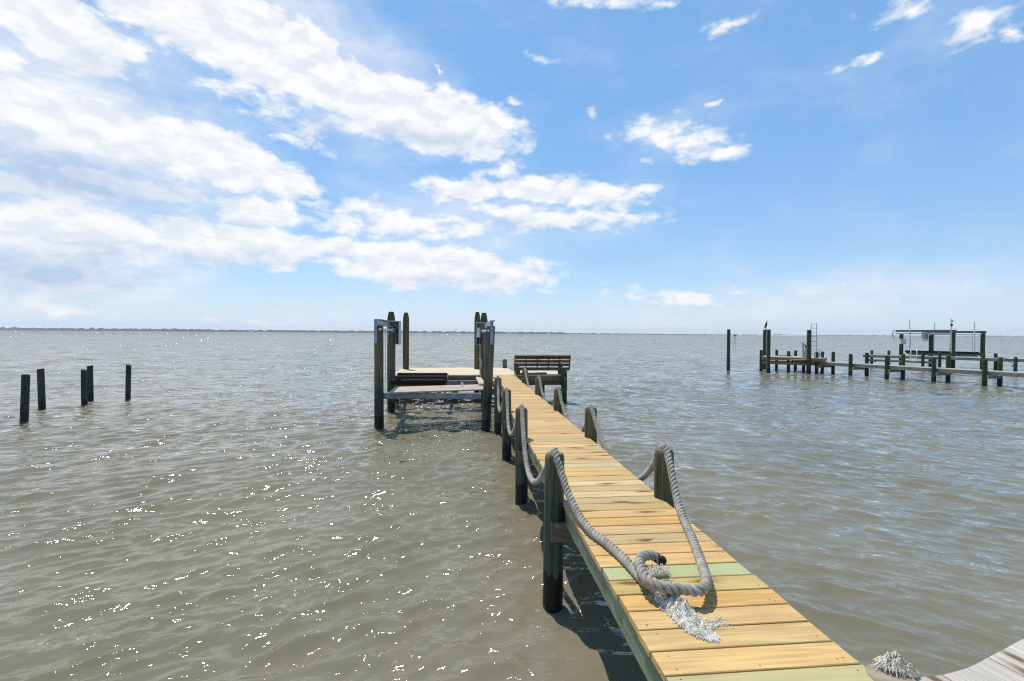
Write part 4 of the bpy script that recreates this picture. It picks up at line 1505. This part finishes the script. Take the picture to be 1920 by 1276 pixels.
dense = [(110, 45, 230, 95, 14, 1.7), (20, 110, 120, 90, 0, .8), (400, 45, 380, 120, 10, 1.7), (600, 140, 240, 100, 20, 1.7), (770, 210, 290, 85, 10, 1.8), (885, 245, 140, 65, 8, 1.1),
         (60, 160, 220, 80, 0, .7), (480, 190, 300, 60, 12, .55), (560, 250, 160, 40, 0, .6),
         (150, 225, 380, 90, 6, 1.7), (370, 285, 320, 75, 9, 1.6), (530, 335, 110, 55, 10, 1.1),
         (490, 395, 130, 48, 0, 1.6), (590, 374, 60, 18, 0, .8), (110, 430, 340, 80, 2, 1.5), (430, 455, 310, 60, 3, 1.4), (100, 340, 420, 130, 0, .85), (300, 350, 260, 70, 0, .7), (90, 520, 330, 80, 0, .8),
         (1000, 352, 220, 45, 4, 1.15), (880, 355, 150, 45, 0, 1.0), (1110, 365, 160, 50, 0, .95), (1010, 408, 200, 36, 2, 1.05), (940, 310, 60, 24, 0, .8), (740, 415, 230, 65, 0, .9), (1160, 405, 150, 36, 0, .75), (860, 430, 200, 40, 0, .75), (1210, 350, 60, 24, 0, .7),
         (830, 503, 290, 58, 4, 1.6), (960, 500, 130, 35, 0, .9), (640, 470, 160, 40, 5, .9),
         (1265, 258, 170, 70, 12, .66), (1350, 285, 110, 28, 0, .7), (1210, 225, 60, 30, 0, .6), (1112, 215, 26, 26, 0, .62), (1140, 253, 45, 18, 0, .62), (952, 203, 36, 18, 0, .62), (821, 131, 16, 14, 0, .9), (1325, 188, 26, 14, 0, .6),
         (1830, 45, 130, 70, -12, .72), (1700, 10, 130, 40, 0, .6), (1648, 112, 46, 24, 0, .58), (1905, 60, 40, 40, 0, .6), (1362, 47, 70, 32, 0, .6), (1110, 12, 130, 28, 0, .7), (1230, 5, 90, 20, 0, .6), (1020, 105, 60, 20, 0, .4),
         (1590, 132, 70, 18, -5, .45), (1260, 556, 230, 36, 2, .58), (110, 566, 200, 30, 5, .7), (330, 550, 130, 20, 0, .55), (500, 600, 400, 22, 0, .35)]
mask = union(Pw, dense)
fb = nt.noise(Qv, 2.1, 9, .62, .25).outputs['Fac']
fc = nt.noise(scaled(nt, P, (1, 2.0, 1)), 19, 9, .55, .25).outputs['Fac']
fr_ = nt.math('ADD', nt.math('MULTIPLY', fb, .12), nt.math('MULTIPLY', fc, .88))
den = nt.math('ADD', nt.math('MULTIPLY', mask, 1.75), nt.math('MULTIPLY_ADD', fr_, 2.6, -1.70))
alpha = nt.ramp(den, -.10, .82)
alpha = nt.math('MULTIPLY', alpha, nt.ramp(mask, .06, .22))
thin = union(P, [(150, 250, 620, 330, 8, 1.0), (100, 480, 500, 160, 0, .9), (600, 120, 420, 200, 15, .8), (880, 420, 420, 130, 0, .55), (1800, 40, 220, 110, -8, .35), (1500, 560, 700, 70, -6, .45), (1270, 250, 200, 90, 0, .35)])
ci = nt.noise(scaled(nt, P, (1, 2.0, 1)), 5.5, 5, .55, .2).outputs['Fac']
thin = nt.math('MULTIPLY', nt.ramp(nt.math('ADD', thin, nt.math('MULTIPLY_ADD', ci, .9, -.45)), .0, .85), .86)
alpha = nt.math('MAXIMUM', alpha, thin)
# shading: undersides greyer
fb2 = nt.noise(nt.vmath('ADD', scaled(nt, P, (1, 2.0, 1)), (.004, .045, 0)), 19, 6, .60, .25).outputs['Fac']
lit = nt.ramp(nt.math('SUBTRACT', fc, fb2), -.20, .16)
greym = union(Pw, [(130, 330, 420, 85, 5, 1.15), (300, 350, 260, 40, 0, .7), (100, 510, 360, 70, 0, 1.15), (200, 470, 260, 30, 0, .7), (820, 262, 240, 32, 8, .7), (470, 415, 110, 18, 0, .6), (300, 170, 260, 60, 10, .75), (640, 250, 160, 40, 8, .6), (420, 485, 230, 35, 0, .7), (850, 535, 200, 25, 0, .6), (980, 425, 170, 25, 0, .5)])
sh = nt.math('MULTIPLY', nt.math('SUBTRACT', 1.0, lit), .36)
sh = nt.math('ADD', sh, nt.math('MULTIPLY', greym, .80), clamp=True)
CW = 6.75
ccol = nt.mix(sh, c4((CW * 1.0, CW * 1.0, CW * 1.0)), c4((CW * .50, CW * .625, CW * .82)))
hs = nt.n('ShaderNodeHueSaturation', None, Color=sky.outputs[0]); hs.inputs['Saturation'].default_value = 1.15; hs.inputs['Value'].default_value = 1.0
skyc = nt.mix(.55, hs.outputs[0], c4((1.75, 3.60, 6.15)))
low = nt.math('POWER', 2.718, nt.math('MULTIPLY', nt.math('MAXIMUM', el, 0.0), -11.0))
skyc = nt.mix(nt.math('MULTIPLY', low, .95), skyc, c4((4.75, 5.55, 6.3)))
full = nt.mix(alpha, skyc, ccol)
nt.set(bg, 'Color', full)
bg.inputs['Strength'].default_value = .15

SC.view_settings.view_transform = 'Standard'
SC.view_settings.look = 'None'
SC.view_settings.exposure = 0.0
SC.view_settings.gamma = 1.0
SC.render.engine = 'CYCLES'
SC.cycles.use_denoising = False
SC.cycles.use_adaptive_sampling = False
SC.cycles.filter_width = 1.15
SC.render.resolution_x = 1024; SC.render.resolution_y = 680
